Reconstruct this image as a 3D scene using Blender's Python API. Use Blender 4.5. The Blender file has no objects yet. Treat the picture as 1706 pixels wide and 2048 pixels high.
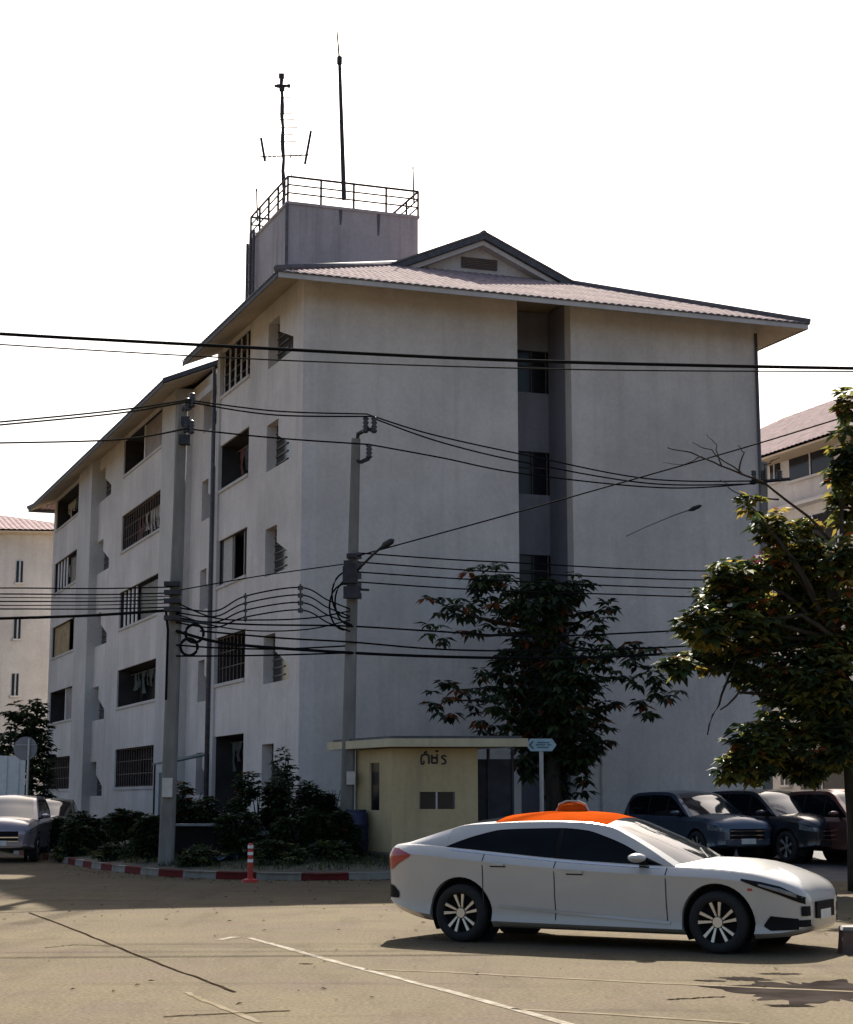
import bpy, bmesh, math, random
from mathutils import Vector, Matrix
random.seed(7)
scene = bpy.context.scene
col = scene.collection

# ------------------------------------------------------------------ camera
F, HZ, CAMH = 3400.0, 1600.0, 1.6            # focal length / horizon row in 1706x2048 pixels, eye height
PITCH = math.atan((HZ - 1024) / F)
cam_d = bpy.data.cameras.new('camera')
cam_d.sensor_fit = 'HORIZONTAL'; cam_d.sensor_width = 36.0; cam_d.lens = F / 1706 * 36.0
cam_d.clip_start = 0.1; cam_d.clip_end = 5000
cam = bpy.data.objects.new('camera', cam_d); col.objects.link(cam)
cam.location = (0, 0, CAMH); cam.rotation_euler = (math.pi / 2 + PITCH, 0, 0)
scene.camera = cam

# ------------------------------------------------------------------ sky, sun, exposure
SUN_EL, SUN_AZ = math.radians(39.0), math.radians(3.7)      # sun behind the building, slightly right
world = bpy.data.worlds.new('World'); scene.world = world; world.use_nodes = True
wn = world.node_tree.nodes; wl = world.node_tree.links
sky = wn.new('ShaderNodeTexSky'); sky.sky_type = 'NISHITA'; sky.sun_disc = False
sky.sun_elevation = SUN_EL; sky.sun_rotation = SUN_AZ
sky.air_density = 1.0; sky.dust_density = 3.5; sky.ozone_density = 1.0; sky.altitude = 0
wn['Background'].inputs['Strength'].default_value = 0.065
wl.new(sky.outputs[0], wn['Background'].inputs['Color'])
sun_d = bpy.data.lights.new('sun', 'SUN'); sun_d.energy = 5.0; sun_d.angle = math.radians(0.6); sun_d.color = (1.0, 0.93, 0.82)
sun = bpy.data.objects.new('sun', sun_d); col.objects.link(sun)
sdir = Vector((math.sin(SUN_AZ) * math.cos(SUN_EL), math.cos(SUN_AZ) * math.cos(SUN_EL), math.sin(SUN_EL)))
sun.rotation_euler = sdir.to_track_quat('Z', 'Y').to_euler()
scene.view_settings.view_transform = 'Standard'; scene.view_settings.look = 'None'
scene.view_settings.exposure = 1.35; scene.view_settings.gamma = 1.0
scene.view_settings.use_curve_mapping = False

# ------------------------------------------------------------------ helpers
fwd = Vector((0, math.cos(PITCH), math.sin(PITCH))); upv = Vector((0, -math.sin(PITCH), math.cos(PITCH)))
def ray(px, py): return fwd + Vector(((px - 853) / F, 0, 0)) + upv * ((1024 - py) / F)
def P(px, py, Y):                     # a surveyed point: sight line at a known distance
    d = ray(px, py); return Vector((0, 0, CAMH)) + d * (Y / d.y)
def G(px, py, z=0.0):                 # a surveyed point on level ground
    d = ray(px, py); return Vector((0, 0, CAMH)) + d * ((z - CAMH) / d.z)

def lerp_curve(pts, x):
    if x <= pts[0][0]: return pts[0][1]
    for (a, va), (b, vb) in zip(pts, pts[1:]):
        if x <= b:
            return va + (vb - va) * (x - a) / (b - a)
    return pts[-1][1]
def smooth_curve(pts, x):             # Catmull-Rom in value, monotone x
    n = len(pts)
    if x <= pts[0][0]: return pts[0][1]
    if x >= pts[-1][0]: return pts[-1][1]
    for i in range(n - 1):
        if x <= pts[i + 1][0]: break
    x0, y0 = pts[i]; x1, y1 = pts[i + 1]; h = x1 - x0; t = (x - x0) / h
    def slope(k):
        if k == 0: return (pts[1][1] - pts[0][1]) / (pts[1][0] - pts[0][0])
        if k == n - 1: return (pts[-1][1] - pts[-2][1]) / (pts[-1][0] - pts[-2][0])
        a = (pts[k][1] - pts[k - 1][1]) / (pts[k][0] - pts[k - 1][0]); b = (pts[k + 1][1] - pts[k][1]) / (pts[k + 1][0] - pts[k][0])
        return 0 if a * b <= 0 else 2 * a * b / (a + b)
    m0, m1 = slope(i) * h, slope(i + 1) * h
    return (2*t**3 - 3*t*t + 1) * y0 + (t**3 - 2*t*t + t) * m0 + (-2*t**3 + 3*t*t) * y1 + (t**3 - t*t) * m1

def origin_of(parent):
    o = Vector((0, 0, 0)); p = parent
    while p is not None:
        o += p.location; p = p.parent
    return o

class MB:
    def __init__(s): s.v = []; s.f = []; s.m = []
    def face(s, pts, mi=0):
        n = len(s.v); s.v += [tuple(p) for p in pts]; s.f.append(tuple(range(n, n + len(pts)))); s.m.append(mi)
    def hexa(s, b, t, mi=0):          # bottom ring, top ring (same count): closed prism
        n = len(s.v); k = len(b); s.v += [tuple(p) for p in b] + [tuple(p) for p in t]
        s.f.append(tuple(n + i for i in reversed(range(k)))); s.f.append(tuple(n + k + i for i in range(k))); s.m += [mi, mi]
        for i in range(k):
            j = (i + 1) % k; s.f.append((n + i, n + j, n + k + j, n + k + i)); s.m.append(mi)
    def box(s, c, d, rot=None, mi=0):
        hx, hy, hz = d[0] / 2, d[1] / 2, d[2] / 2; c = Vector(c)
        q = [Vector((x, y, -hz)) for x, y in ((-hx, -hy), (hx, -hy), (hx, hy), (-hx, hy))]
        t = [Vector((p.x, p.y, hz)) for p in q]
        if rot is not None: q = [rot @ p for p in q]; t = [rot @ p for p in t]
        s.hexa([c + p for p in q], [c + p for p in t], mi)
    def grid(s, rows, mi=0, closed=False):
        n = len(s.v); w = len(rows[0])
        for r in rows: s.v += [tuple(p) for p in r]
        for i in range(len(rows) - 1):
            for j in range(w if closed else w - 1):
                k = (j + 1) % w
                s.f.append((n + i*w + j, n + i*w + k, n + (i+1)*w + k, n + (i+1)*w + j)); s.m.append(mi)
    def tube(s, pts, r, n=6, mi=0, cap=True):
        pts = [Vector(p) for p in pts]; rs = r if isinstance(r, (list, tuple)) else [r] * len(pts)
        rows = []
        for i, p in enumerate(pts):
            d = (pts[min(i + 1, len(pts) - 1)] - pts[max(i - 1, 0)])
            if d.length < 1e-9: d = Vector((0, 0, 1))
            d.normalize(); a = Vector((0, 0, 1)) if abs(d.z) < .9 else Vector((1, 0, 0))
            x = d.cross(a).normalized(); y = d.cross(x)
            rows.append([p + (x * math.cos(2*math.pi*k/n) + y * math.sin(2*math.pi*k/n)) * rs[i] for k in range(n)])
        b = len(s.v); s.grid(rows, mi, True)
        if cap:
            s.f.append(tuple(b + k for k in range(n))); s.m.append(mi)
            e = b + (len(rows) - 1) * n; s.f.append(tuple(e + k for k in reversed(range(n)))); s.m.append(mi)
    def build(s, name, mat, parent=None, smooth=False, world=True, recalc=True):
        o = origin_of(parent) if (parent is not None and world) else Vector((0, 0, 0))
        me = bpy.data.meshes.new(name)
        me.from_pydata([(a[0]-o.x, a[1]-o.y, a[2]-o.z) for a in s.v], [], s.f)
        for m in (mat if isinstance(mat, (list, tuple)) else [mat]): me.materials.append(m)
        for p, mi in zip(me.polygons, s.m):
            p.material_index = mi; p.use_smooth = smooth
        if recalc and len(s.f) < 60000:
            bm = bmesh.new(); bm.from_mesh(me)
            if smooth: bmesh.ops.remove_doubles(bm, verts=bm.verts, dist=1e-5)
            bmesh.ops.recalc_face_normals(bm, faces=bm.faces); bm.to_mesh(me); bm.free()
        me.update()
        ob = bpy.data.objects.new(name, me); col.objects.link(ob)
        if parent is not None: ob.parent = parent
        return ob

def tag(o, label=None, cat=None, group=None, kind=None):
    if label: o['label'] = label
    if cat: o['category'] = cat
    if group: o['group'] = group
    if kind: o['kind'] = kind
    return o
def empty(name, loc, label=None, cat=None, group=None, rz=0):
    o = bpy.data.objects.new(name, None); o.empty_display_size = .2; col.objects.link(o)
    o.location = loc; o.rotation_euler = (0, 0, rz)
    return tag(o, label, cat, group)

# ------------------------------------------------------------------ materials
def new_mat(name):
    m = bpy.data.materials.new(name); m.use_nodes = True
    return m, m.node_tree.nodes, m.node_tree.links, m.node_tree.nodes['Principled BSDF']
def mat(name, c, rough=.7, metal=0.0, var=.12, scale=6.0, bump=0.0, bscale=40.0, spec=.5, stretch=None, c2=None, coat=0.0, detail=5):
    m, n, l, b = new_mat(name)
    b.inputs['Roughness'].default_value = rough; b.inputs['Metallic'].default_value = metal
    b.inputs['Specular IOR Level'].default_value = spec; b.inputs['Coat Weight'].default_value = coat
    tc = n.new('ShaderNodeTexCoord'); mp = n.new('ShaderNodeMapping'); l.new(tc.outputs['Object'], mp.inputs[0])
    if stretch: mp.inputs['Scale'].default_value = stretch
    nz = n.new('ShaderNodeTexNoise'); nz.inputs['Scale'].default_value = scale; nz.inputs['Detail'].default_value = detail
    l.new(mp.outputs[0], nz.inputs['Vector'])
    rp = n.new('ShaderNodeValToRGB'); rp.color_ramp.elements[0].position = .3; rp.color_ramp.elements[1].position = .72
    lo = c2 if c2 else tuple(x * (1 - var) for x in c); hi = c if c2 else tuple(min(1, x * (1 + var)) for x in c)
    rp.color_ramp.elements[0].color = (*lo, 1); rp.color_ramp.elements[1].color = (*hi, 1)
    l.new(nz.outputs['Fac'], rp.inputs[0]); l.new(rp.outputs[0], b.inputs['Base Color'])
    if bump:
        n2 = n.new('ShaderNodeTexNoise'); n2.inputs['Scale'].default_value = bscale; n2.inputs['Detail'].default_value = 6
        l.new(mp.outputs[0], n2.inputs['Vector'])
        bp = n.new('ShaderNodeBump'); bp.inputs['Strength'].default_value = bump; bp.inputs['Distance'].default_value = .02
        l.new(n2.outputs['Fac'], bp.inputs['Height']); l.new(bp.outputs[0], b.inputs['Normal'])
    return m
def mix_rgb(n, l, a, b, fac, mode='MIX'):
    x = n.new('ShaderNodeMixRGB'); x.blend_type = mode
    for i, v in ((0, fac), (1, a), (2, b)):
        if hasattr(v, 'is_linked') or hasattr(v, 'links'): l.new(v, x.inputs[i])
        elif isinstance(v, tuple): x.inputs[i].default_value = (*v, 1)
        else: x.inputs[i].default_value = v
    return x.outputs[0]
def plaster(name, c, dark_tone, amount=.55, c_rough=.85):
    """painted plaster with blotches and rain streaks running down"""
    m, n, l, b = new_mat(name); b.inputs['Roughness'].default_value = c_rough; b.inputs['Specular IOR Level'].default_value = .2
    tc = n.new('ShaderNodeTexCoord')
    def noise(scale, sc, det=6):
        mp = n.new('ShaderNodeMapping'); mp.inputs['Scale'].default_value = sc; l.new(tc.outputs['Object'], mp.inputs[0])
        z = n.new('ShaderNodeTexNoise'); z.inputs['Scale'].default_value = scale; z.inputs['Detail'].default_value = det
        z.inputs['Roughness'].default_value = .65
        l.new(mp.outputs[0], z.inputs['Vector']); return z.outputs['Fac']
    def ramp(v, p0, p1):
        r = n.new('ShaderNodeMapRange'); r.inputs[1].default_value = p0; r.inputs[2].default_value = p1; l.new(v, r.inputs[0]); return r.outputs[0]
    blot = ramp(noise(.35, (1, 1, 1), 9), .38, .66)
    streak = ramp(noise(1.0, (2.6, 2.6, .16)), .48, .80)
    fine = ramp(noise(9, (1, 1, 1), 8), .3, .7)
    c1 = mix_rgb(n, l, c, tuple(x * .77 for x in c), blot)
    mul = n.new('ShaderNodeMath'); mul.operation = 'MULTIPLY'; l.new(streak, mul.inputs[0]); mul.inputs[1].default_value = amount
    c2 = mix_rgb(n, l, c1, dark_tone, mul.outputs[0])
    c3 = mix_rgb(n, l, c2, (.86, .86, .86), fine, 'MULTIPLY')
    l.new(c3, b.inputs['Base Color'])
    bp = n.new('ShaderNodeBump'); bp.inputs['Strength'].default_value = .25; bp.inputs['Distance'].default_value = .01
    l.new(noise(30, (1, 1, 1)), bp.inputs['Height']); l.new(bp.outputs[0], b.inputs['Normal'])
    return m
def glass_mat(name, c=(.010, .011, .014), rough=.16, spec=.3):
    return mat(name, c, rough, var=.3, scale=2.0, spec=spec)

M = {}
M['wall'] = plaster('painted_plaster', (.74, .685, .655), (.36, .32, .30), .38)
M['wall_side'] = plaster('painted_plaster_end_wall', (.70, .645, .60), (.34, .30, .27), .34)
M['wall_far'] = plaster('painted_plaster_far', (.60, .575, .56), (.3, .28, .27), .4)
M['trim'] = plaster('trim_plaster', (.62, .59, .57), (.34, .31, .29), .4)
M['tower'] = plaster('weathered_tower_plaster', (.46, .43, .45), (.16, .15, .16), .7)
M['soffit'] = plaster('soffit_board', (.62, .50, .36), (.36, .26, .16), .5)
M['tile'] = mat('cement_roof_tile', (.33, .24, .23), .95, var=.3, scale=3, bump=.2, spec=.05)
M['ridge'] = mat('ridge_tile', (.13, .12, .13), .8, var=.3, scale=5)
M['fascia'] = mat('fascia_board', (.07, .07, .08), .7, var=.3)
M['interior'] = mat('shade_tinted_recess', (.03, .027, .028), .9, var=.5, scale=1.2)  # recess shade put into the colour; balcony walls themselves are pale
M['glass'] = glass_mat('window_glass')
M['frame'] = mat('window_frame', (.10, .085, .08), .5)
M['alu'] = mat('aluminium', (.45, .45, .46), .45, .6)
M['rust'] = mat('rusty_bars', (.20, .15, .13), .75, .3, var=.4, scale=20)
M['white_bar'] = mat('white_painted_steel', (.62, .60, .60), .5)
M['steel_dark'] = mat('dark_steel', (.035, .035, .042), .6, .4, var=.3)
M['pipe'] = mat('drain_pipe', (.09, .085, .10), .6, var=.3)
M['shutter_y'] = mat('ochre_blind', (.33, .24, .12), .8, var=.3, scale=3)
M['cloth_r'] = mat('red_cloth', (.12, .04, .035), .9)
M['cloth_w'] = mat('white_cloth', (.42, .40, .38), .9)
M['cloth_g'] = mat('grey_green_cloth', (.06, .09, .08), .9)
M['panel_lamp'] = mat('grey_lamp_arm', (.16, .16, .16), .7)
M['concrete'] = mat('pole_concrete', (.20, .19, .175), .9, var=.25, scale=4, bump=.3, stretch=(1, 1, .3))
M['cable'] = mat('cable_rubber', (.010, .010, .011), .95, spec=.03)
M['cable_pale'] = mat('aluminium_conductor', (.028, .026, .022), .95, spec=.05)
M['ceramic'] = mat('insulator_ceramic', (.028, .024, .028), .35)
M['booth'] = plaster('yellow_booth_paint', (.60, .47, .27), (.3, .24, .15), .5)
M['booth_fascia'] = plaster('cream_fascia', (.64, .57, .39), (.3, .22, .12), .4)
M['booth_dark'] = mat('booth_grey_panel', (.055, .055, .065), .9, var=.3, scale=3, spec=.1)
M['ink'] = mat('dark_lettering', (.03, .03, .035), .7)
M['sign_blue'] = mat('pale_blue_sign', (.33, .47, .52), .5, var=.15)
M['sign_ink'] = mat('sign_lettering', (.06, .11, .16), .6)
M['post_white'] = mat('white_post', (.55, .52, .47), .6)
M['kerb_white'] = plaster('kerb_white', (.30, .285, .25), (.12, .11, .10), .8)
M['kerb_red'] = plaster('kerb_red', (.16, .018, .018), (.06, .03, .03), .7)
M['delineator'] = mat('red_plastic', (.45, .03, .02), .55)
M['reflective'] = mat('white_band', (.75, .74, .72), .5)
M['blue'] = mat('blue_plastic', (.015, .02, .06), .5, var=.3)
M['soil'] = mat('verge_soil', (.055, .05, .03), .95, var=.45, scale=2.5, bump=.6, bscale=12)
M['bark'] = mat('bark', (.045, .036, .028), .97, var=.4, scale=9, bump=.6, bscale=22, stretch=(1, 1, .3), spec=.1)
M['brick_cap'] = mat('brown_block', (.13, .08, .06), .9, var=.3)

def leaf_mat(name, c, trans=.25):
    m, n, l, b = new_mat(name)
    oi = n.new('ShaderNodeTexCoord'); z = n.new('ShaderNodeTexNoise'); z.inputs['Scale'].default_value = 1.1; z.inputs['Detail'].default_value = 4
    l.new(oi.outputs['Object'], z.inputs['Vector'])
    rp = n.new('ShaderNodeValToRGB'); rp.color_ramp.elements[0].position = .32; rp.color_ramp.elements[1].position = .70
    rp.color_ramp.elements[0].color = (*[x * .6 for x in c], 1); rp.color_ramp.elements[1].color = (*[min(1, x * 1.35) for x in c], 1)
    l.new(z.outputs['Fac'], rp.inputs[0]); l.new(rp.outputs[0], b.inputs['Base Color'])
    b.inputs['Roughness'].default_value = .55; b.inputs['Specular IOR Level'].default_value = .35
    t = n.new('ShaderNodeBsdfTranslucent'); l.new(rp.outputs[0], t.inputs['Color'])
    mx = n.new('ShaderNodeMixShader'); mx.inputs[0].default_value = trans
    out = n['Material Output']; l.new(b.outputs[0], mx.inputs[1]); l.new(t.outputs[0], mx.inputs[2]); l.new(mx.outputs[0], out.inputs[0])
    return m
LF = {'deep': leaf_mat('leaf_deep', (.024, .040, .018)), 'green': leaf_mat('leaf_green', (.045, .070, .022)), 'olive': leaf_mat('leaf_olive', (.16, .16, .035), .5),
      'yellow': leaf_mat('leaf_yellow', (.30, .22, .045), .5), 'rust': leaf_mat('leaf_rust', (.24, .075, .025), .45), 'plum': leaf_mat('leaf_plum', (.16, .03, .06))}

# ------------------------------------------------------------------ ground
def road_material():
    m, n, l, b = new_mat('worn_concrete_road'); b.inputs['Roughness'].default_value = .95; b.inputs['Specular IOR Level'].default_value = .04
    tc = n.new('ShaderNodeTexCoord')
    def noise(scale, det=6, sc=(1, 1, 1)):
        mp = n.new('ShaderNodeMapping'); mp.inputs['Scale'].default_value = sc; l.new(tc.outputs['Object'], mp.inputs[0])
        z = n.new('ShaderNodeTexNoise'); z.inputs['Scale'].default_value = scale; z.inputs['Detail'].default_value = det; z.inputs['Roughness'].default_value = .7
        l.new(mp.outputs[0], z.inputs['Vector']); return z.outputs['Fac']
    def mr(v, a, c_): 
        r = n.new('ShaderNodeMapRange'); r.inputs[1].default_value = a; r.inputs[2].default_value = c_; l.new(v, r.inputs[0]); return r.outputs[0]
    c1 = mix_rgb(n, l, (.175, .142, .088), (.130, .108, .072), mr(noise(.22, 5), .3, .7))
    c2 = mix_rgb(n, l, c1, (.145, .108, .085), mr(noise(.6, 4), .45, .75))
    c3 = mix_rgb(n, l, c2, (.42, .42, .42), mr(noise(26, 9), .38, .70), 'MULTIPLY')
    c4a = mix_rgb(n, l, c3, (.66, .64, .62), mr(noise(1.4, 7, (1, .25, 1)), .50, .78), 'MULTIPLY')
    c4b = mix_rgb(n, l, c4a, (.55, .55, .56), mr(noise(.5, 8, (.25, 1.6, 1)), .55, .72), 'MULTIPLY')
    c4 = mix_rgb(n, l, c4b, (1.35, 1.3, 1.25), mr(noise(70, 3), .60, .75), 'MULTIPLY')
    l.new(c4, b.inputs['Base Color'])
    bp = n.new('ShaderNodeBump'); bp.inputs['Strength'].default_value = .4; bp.inputs['Distance'].default_value = .01
    l.new(noise(60, 6), bp.inputs['Height']); l.new(bp.outputs[0], b.inputs['Normal'])
    return m
M['road'] = road_material()
M['lot'] = mat('parking_asphalt', (.055, .05, .05), .9, var=.3, scale=1.5, bump=.3)
M['paint'] = mat('worn_road_paint', (.36, .335, .29), .95, var=.0, c2=(.16, .13, .085), scale=9, detail=9, spec=.02)
M['paint_faint'] = mat('faded_road_paint', (.225, .19, .14), .95, c2=(.145, .115, .07), scale=5, detail=8, spec=.02)
M['joint'] = mat('tar_joint', (.03, .022, .015), .95, var=.5, scale=6, spec=.0)
M['dark_tone'] = mat('dark_road_patch', (.035, .029, .026), .95, var=.45, scale=2.2, detail=8, spec=.0)

mb = MB(); mb.face([(-2500, -200, 0), (2500, -200, 0), (2500, 3000, 0), (-2500, 3000, 0)])
road = tag(mb.build('road', M['road']), kind='structure')
def strip(pts, w, name, m, z):
    mb = MB(); L, R = [], []
    for i, p in enumerate(pts):
        d = (pts[min(i+1, len(pts)-1)] - pts[max(i-1, 0)]); d.z = 0; d.normalize(); s = Vector((-d.y, d.x, 0))
        ww = w * (1 + random.uniform(-.18, .18)) / 2
        L.append(p + s * ww + Vector((0, 0, z))); R.append(p - s * ww + Vector((0, 0, z)))
    mb.grid([L, R]); return mb.build(name, m, road)
def polyline_ground(pix, n=14, jit=0.0):
    q = [G(x, y) for x, y in pix]; out = []
    for a, b in zip(q, q[1:]):
        for i in range(n):
            p = a.lerp(b, i / n); out.append(p + Vector((random.uniform(-jit, jit), random.uniform(-jit, jit), 0)))
    out.append(q[-1]); return out
strip(polyline_ground([(498, 1876), (560, 1893), (700, 1932), (900, 1984), (1160, 2055)], 10, .006), .085, 'painted_line', M['paint'], .004)
strip(polyline_ground([(438, 1880), (472, 1874)], 5, .004), .12, 'painted_line', M['paint'], .004)
strip(polyline_ground([(730, 1939), (900, 1945), (1100, 1956), (1400, 1971), (1760, 1986)], 8, .012), .075, 'painted_line', M['paint_faint'], .004)
strip(polyline_ground([(1020, 2018), (1250, 2031), (1500, 2048)], 8, .012), .075, 'painted_line', M['paint_faint'], .004)
strip(polyline_ground([(370, 1985), (430, 2010), (520, 2046)], 8, .012), .06, 'painted_line', M['paint_faint'], .004)
strip(polyline_ground([(60, 1826), (170, 1868), (260, 1905), (345, 1938), (400, 1957), (470, 1985)], 5, .012), .035, 'tar_joint', M['joint'], .005)
strip(polyline_ground([(330, 2034), (450, 2028), (580, 2022)], 9, .02), .035, 'tar_joint', M['joint'], .005)
strip(polyline_ground([(90, 1896), (150, 1890), (230, 1893)], 9, .02), .025, 'tar_joint', M['joint'], .005)
strip(polyline_ground([(1340, 2000), (1400, 1996), (1450, 1994)], 9, .02), .04, 'tar_joint', M['joint'], .005)
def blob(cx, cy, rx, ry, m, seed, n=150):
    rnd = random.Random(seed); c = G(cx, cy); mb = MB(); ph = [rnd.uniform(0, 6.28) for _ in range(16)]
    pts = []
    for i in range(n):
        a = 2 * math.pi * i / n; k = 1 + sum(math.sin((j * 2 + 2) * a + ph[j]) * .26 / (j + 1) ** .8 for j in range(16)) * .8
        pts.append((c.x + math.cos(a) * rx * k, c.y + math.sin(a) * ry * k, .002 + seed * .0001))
    mb.face(pts); return mb.build('dark_patch', m, road)
blob(1640, 1983, .66, .95, M['dark_tone'], 3)  # ragged dark patches on the near road at right
blob(1490, 1958, .22, .16, M['dark_tone'], 5); blob(1560, 1948, .16, .10, M['dark_tone'], 7); blob(1420, 1962, .12, .08, M['dark_tone'], 11); blob(1580, 2012, .15, .10, M['dark_tone'], 13)
blob(612, 1928, .06, .05, M['joint'], 9, 40)

# building frame: corner of left front and end wall, axes u (along the end wall) and v (along the left front)
AL, AR = math.radians(22.17), math.radians(71.51)
C0 = Vector((-3.51, 47.0, 0)); U = Vector((math.sin(AR), math.cos(AR), 0)); V = Vector((-math.sin(AL), math.cos(AL), 0))
def B(s, t, z): return C0 + U * s + V * t + Vector((0, 0, z))

# raised verge between kerb and building
kerb_line = [Vector(p) for p in ((-24, 82, 0), (-15.6, 60, 0), (-10.9, 48.5, 0), (-8.1, 41.6, 0), (-6.5, 38.3, 0), (-4.9, 36.1, 0), (-2.6, 35.0, 0), (-.8, 35.5, 0), (1.2, 36.15, 0), (2.5, 37.1, 0), (3.1, 38.8, 0), (3.3, 42, 0), (3.4, 46, 0))]
inner = [B(0, 38, 0), B(0, 16, 0), B(0, 8, 0), B(0, 4, 0), B(0, 1.5, 0), B(0, .2, 0), B(.6, 0, 0), B(2.5, 0, 0), B(4.5, 0, 0), B(5.5, 0, 0), B(6.2, 0, 0), B(6.6, 0, 0), B(6.9, 0, 0)]
def resample(a, b, k=5):
    ra, rb = [], []
    for i in range(len(a) - 1):
        for j in range(k):
            # Catmull-Rom for roundness
            def cr(q):
                p0, p1, p2, p3 = q[max(i-1, 0)], q[i], q[i+1], q[min(i+2, len(q)-1)]; t = j / k
                return .5 * ((2*p1) + (p2-p0)*t + (2*p0-5*p1+4*p2-p3)*t*t + (3*p1-p0-3*p2+p3)*t**3)
            ra.append(cr(a)); rb.append(b[i].lerp(b[i+1], j / k))
    ra.append(a[-1].copy()); rb.append(b[-1].copy()); return ra, rb
ka, kb = resample(kerb_line, inner)
def verge_z(f): return .13 + .50 * min(1, f * 1.5)
rows = []
for j in range(13):
    f = j / 12
    rows.append([a.lerp(b, f * 1.12) + Vector((0, 0, verge_z(f) + (random.uniform(-.02, .03) if 0 < j < 12 else 0))) for a, b in zip(ka, kb)])
mb = MB(); mb.grid(rows); verge = tag(mb.build('verge', M['soil'], smooth=True), kind='structure')
def on_verge(px, py, Y0):            # ground height of the verge at distance Y0 along a sight line
    x = P(px, py, Y0); best = 1e9; z = .4
    for r in rows:
        for q in r:
            d = (q.x - x.x)**2 + (q.y - x.y)**2
            if d < best: best = d; z = q.z
    return Vector((x.x, x.y, z))

# kerb: painted blocks
kerb = tag(empty('kerb', (0, 0, 0)), kind='structure')
kpts = [ka[0]]
for p in ka[1:]: kpts.append(p)
def walk(pts, step):
    out = []; acc = 0; out.append(pts[0].copy()); 
    for a, b in zip(pts, pts[1:]):
        d = (b - a).length; t = 0
        while acc + (d - t) >= step:
            t += step - acc; acc = 0; out.append(a.lerp(b, t / d))
        acc += d - t
    return out
kk = walk(kpts[8:], .98)
for i, (a, b) in enumerate(zip(kk, kk[1:])):
    d = (b - a).normalized(); nrm = Vector((d.y, -d.x, 0))   # outward to the road
    if nrm.y > 0 and abs(nrm.y) > abs(nrm.x): nrm = -nrm
    ins = -nrm * .17; g = d * .008; hz = .15 + random.uniform(-.006, .006)
    bq = [a + g, b - g, b - g + ins, a + g + ins]
    t0 = [a + g - nrm * .02, b - g - nrm * .02, b - g + ins, a + g + ins]
    mb = MB(); mb.hexa([p + Vector((0, 0, -.05)) for p in bq], [p + Vector((0, 0, hz)) for p in t0])
    mb.build('kerb_block', M['kerb_red'] if i % 2 else M['kerb_white'], kerb)
# parking lot beside the building
mb = MB(); rr = []
for Y, z in ((33.5, -.02), (36, .02), (39, .08), (43, .15), (60, .25), (90, .3)):
    rr.append([(X, Y, z) for X in (3.35, 8, 14, 24, 60)])
mb.grid(rr); tag(mb.build('parking_lot', M['lot']), kind='structure')
def lot_z(Y): return lerp_curve([(33.5, -.02), (36, .02), (39, .08), (43, .15), (60, .25)], Y)

# ------------------------------------------------------------------ apartment building
bld = empty('apartment_building', B(0, 0, 0), 'five storey pale plaster apartment block with tiled hip roof and rooftop tank tower', 'building')
FL = 3.18; SILL0 = 2.10; TOPZ = 16.48; EZ = 16.13; OV = 1.16; SL = .427
def sill(k): return SILL0 + FL * k
def prism_tz(mb, poly, s0, s1, mi=0):
    mb.hexa([B(s0, t, z) for t, z in poly], [B(s1, t, z) for t, z in poly], mi)
def rect_tz(mb, t0, t1, z0, z1, s0=0.0, s1=.24, mi=0):
    if z1 - z0 < .005: return
    prism_tz(mb, [(t0, z0), (t1, z0), (t1, z1), (t0, z1)], s0, s1, mi)
TH = .24
def bath_bay(name, t0, t1, tm, s0, holes, flip=False, zbase=.3):
    """a bay with a stepped bathroom opening on each floor; t1 far edge, tm where it steps down"""
    mb = MB(); z = zbase
    for k in holes:
        zb, zt = sill(k) - .33, sill(k) + 1.10
        rect_tz(mb, t0, t1, z, zb, s0, s0 + .30)
        a, b_ = (t0, t1) if not flip else (t1, t0)
        prism_tz(mb, [(tm, zb + .9), (tm, zt), (a, zt), (a, zb + .4)], s0, s0 + .30)
        z = zt
    rect_tz(mb, t0, t1, z, TOPZ, s0, s0 + .30)
    mb.build(name, M['wall'], bld)
    for k in holes:
        zb, zt = sill(k) - .33, sill(k) + 1.10
        mb = MB(); rect_tz(mb, t0 - .15, t1 + .15, zb - .1, zt + .1, s0 + .305, s0 + .35)
        w = mb.build('bathroom_window', M['glass'], bld)
        mb = MB()
        for i in range(1, 6):
            zz = zb + (zt - zb) * i / 6
            rect_tz(mb, min(tm, t1), max(tm, t1), zz - .02, zz + .02, s0 + .275, s0 + .302)
        mb.build('louvre', M['frame'], w)
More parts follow.
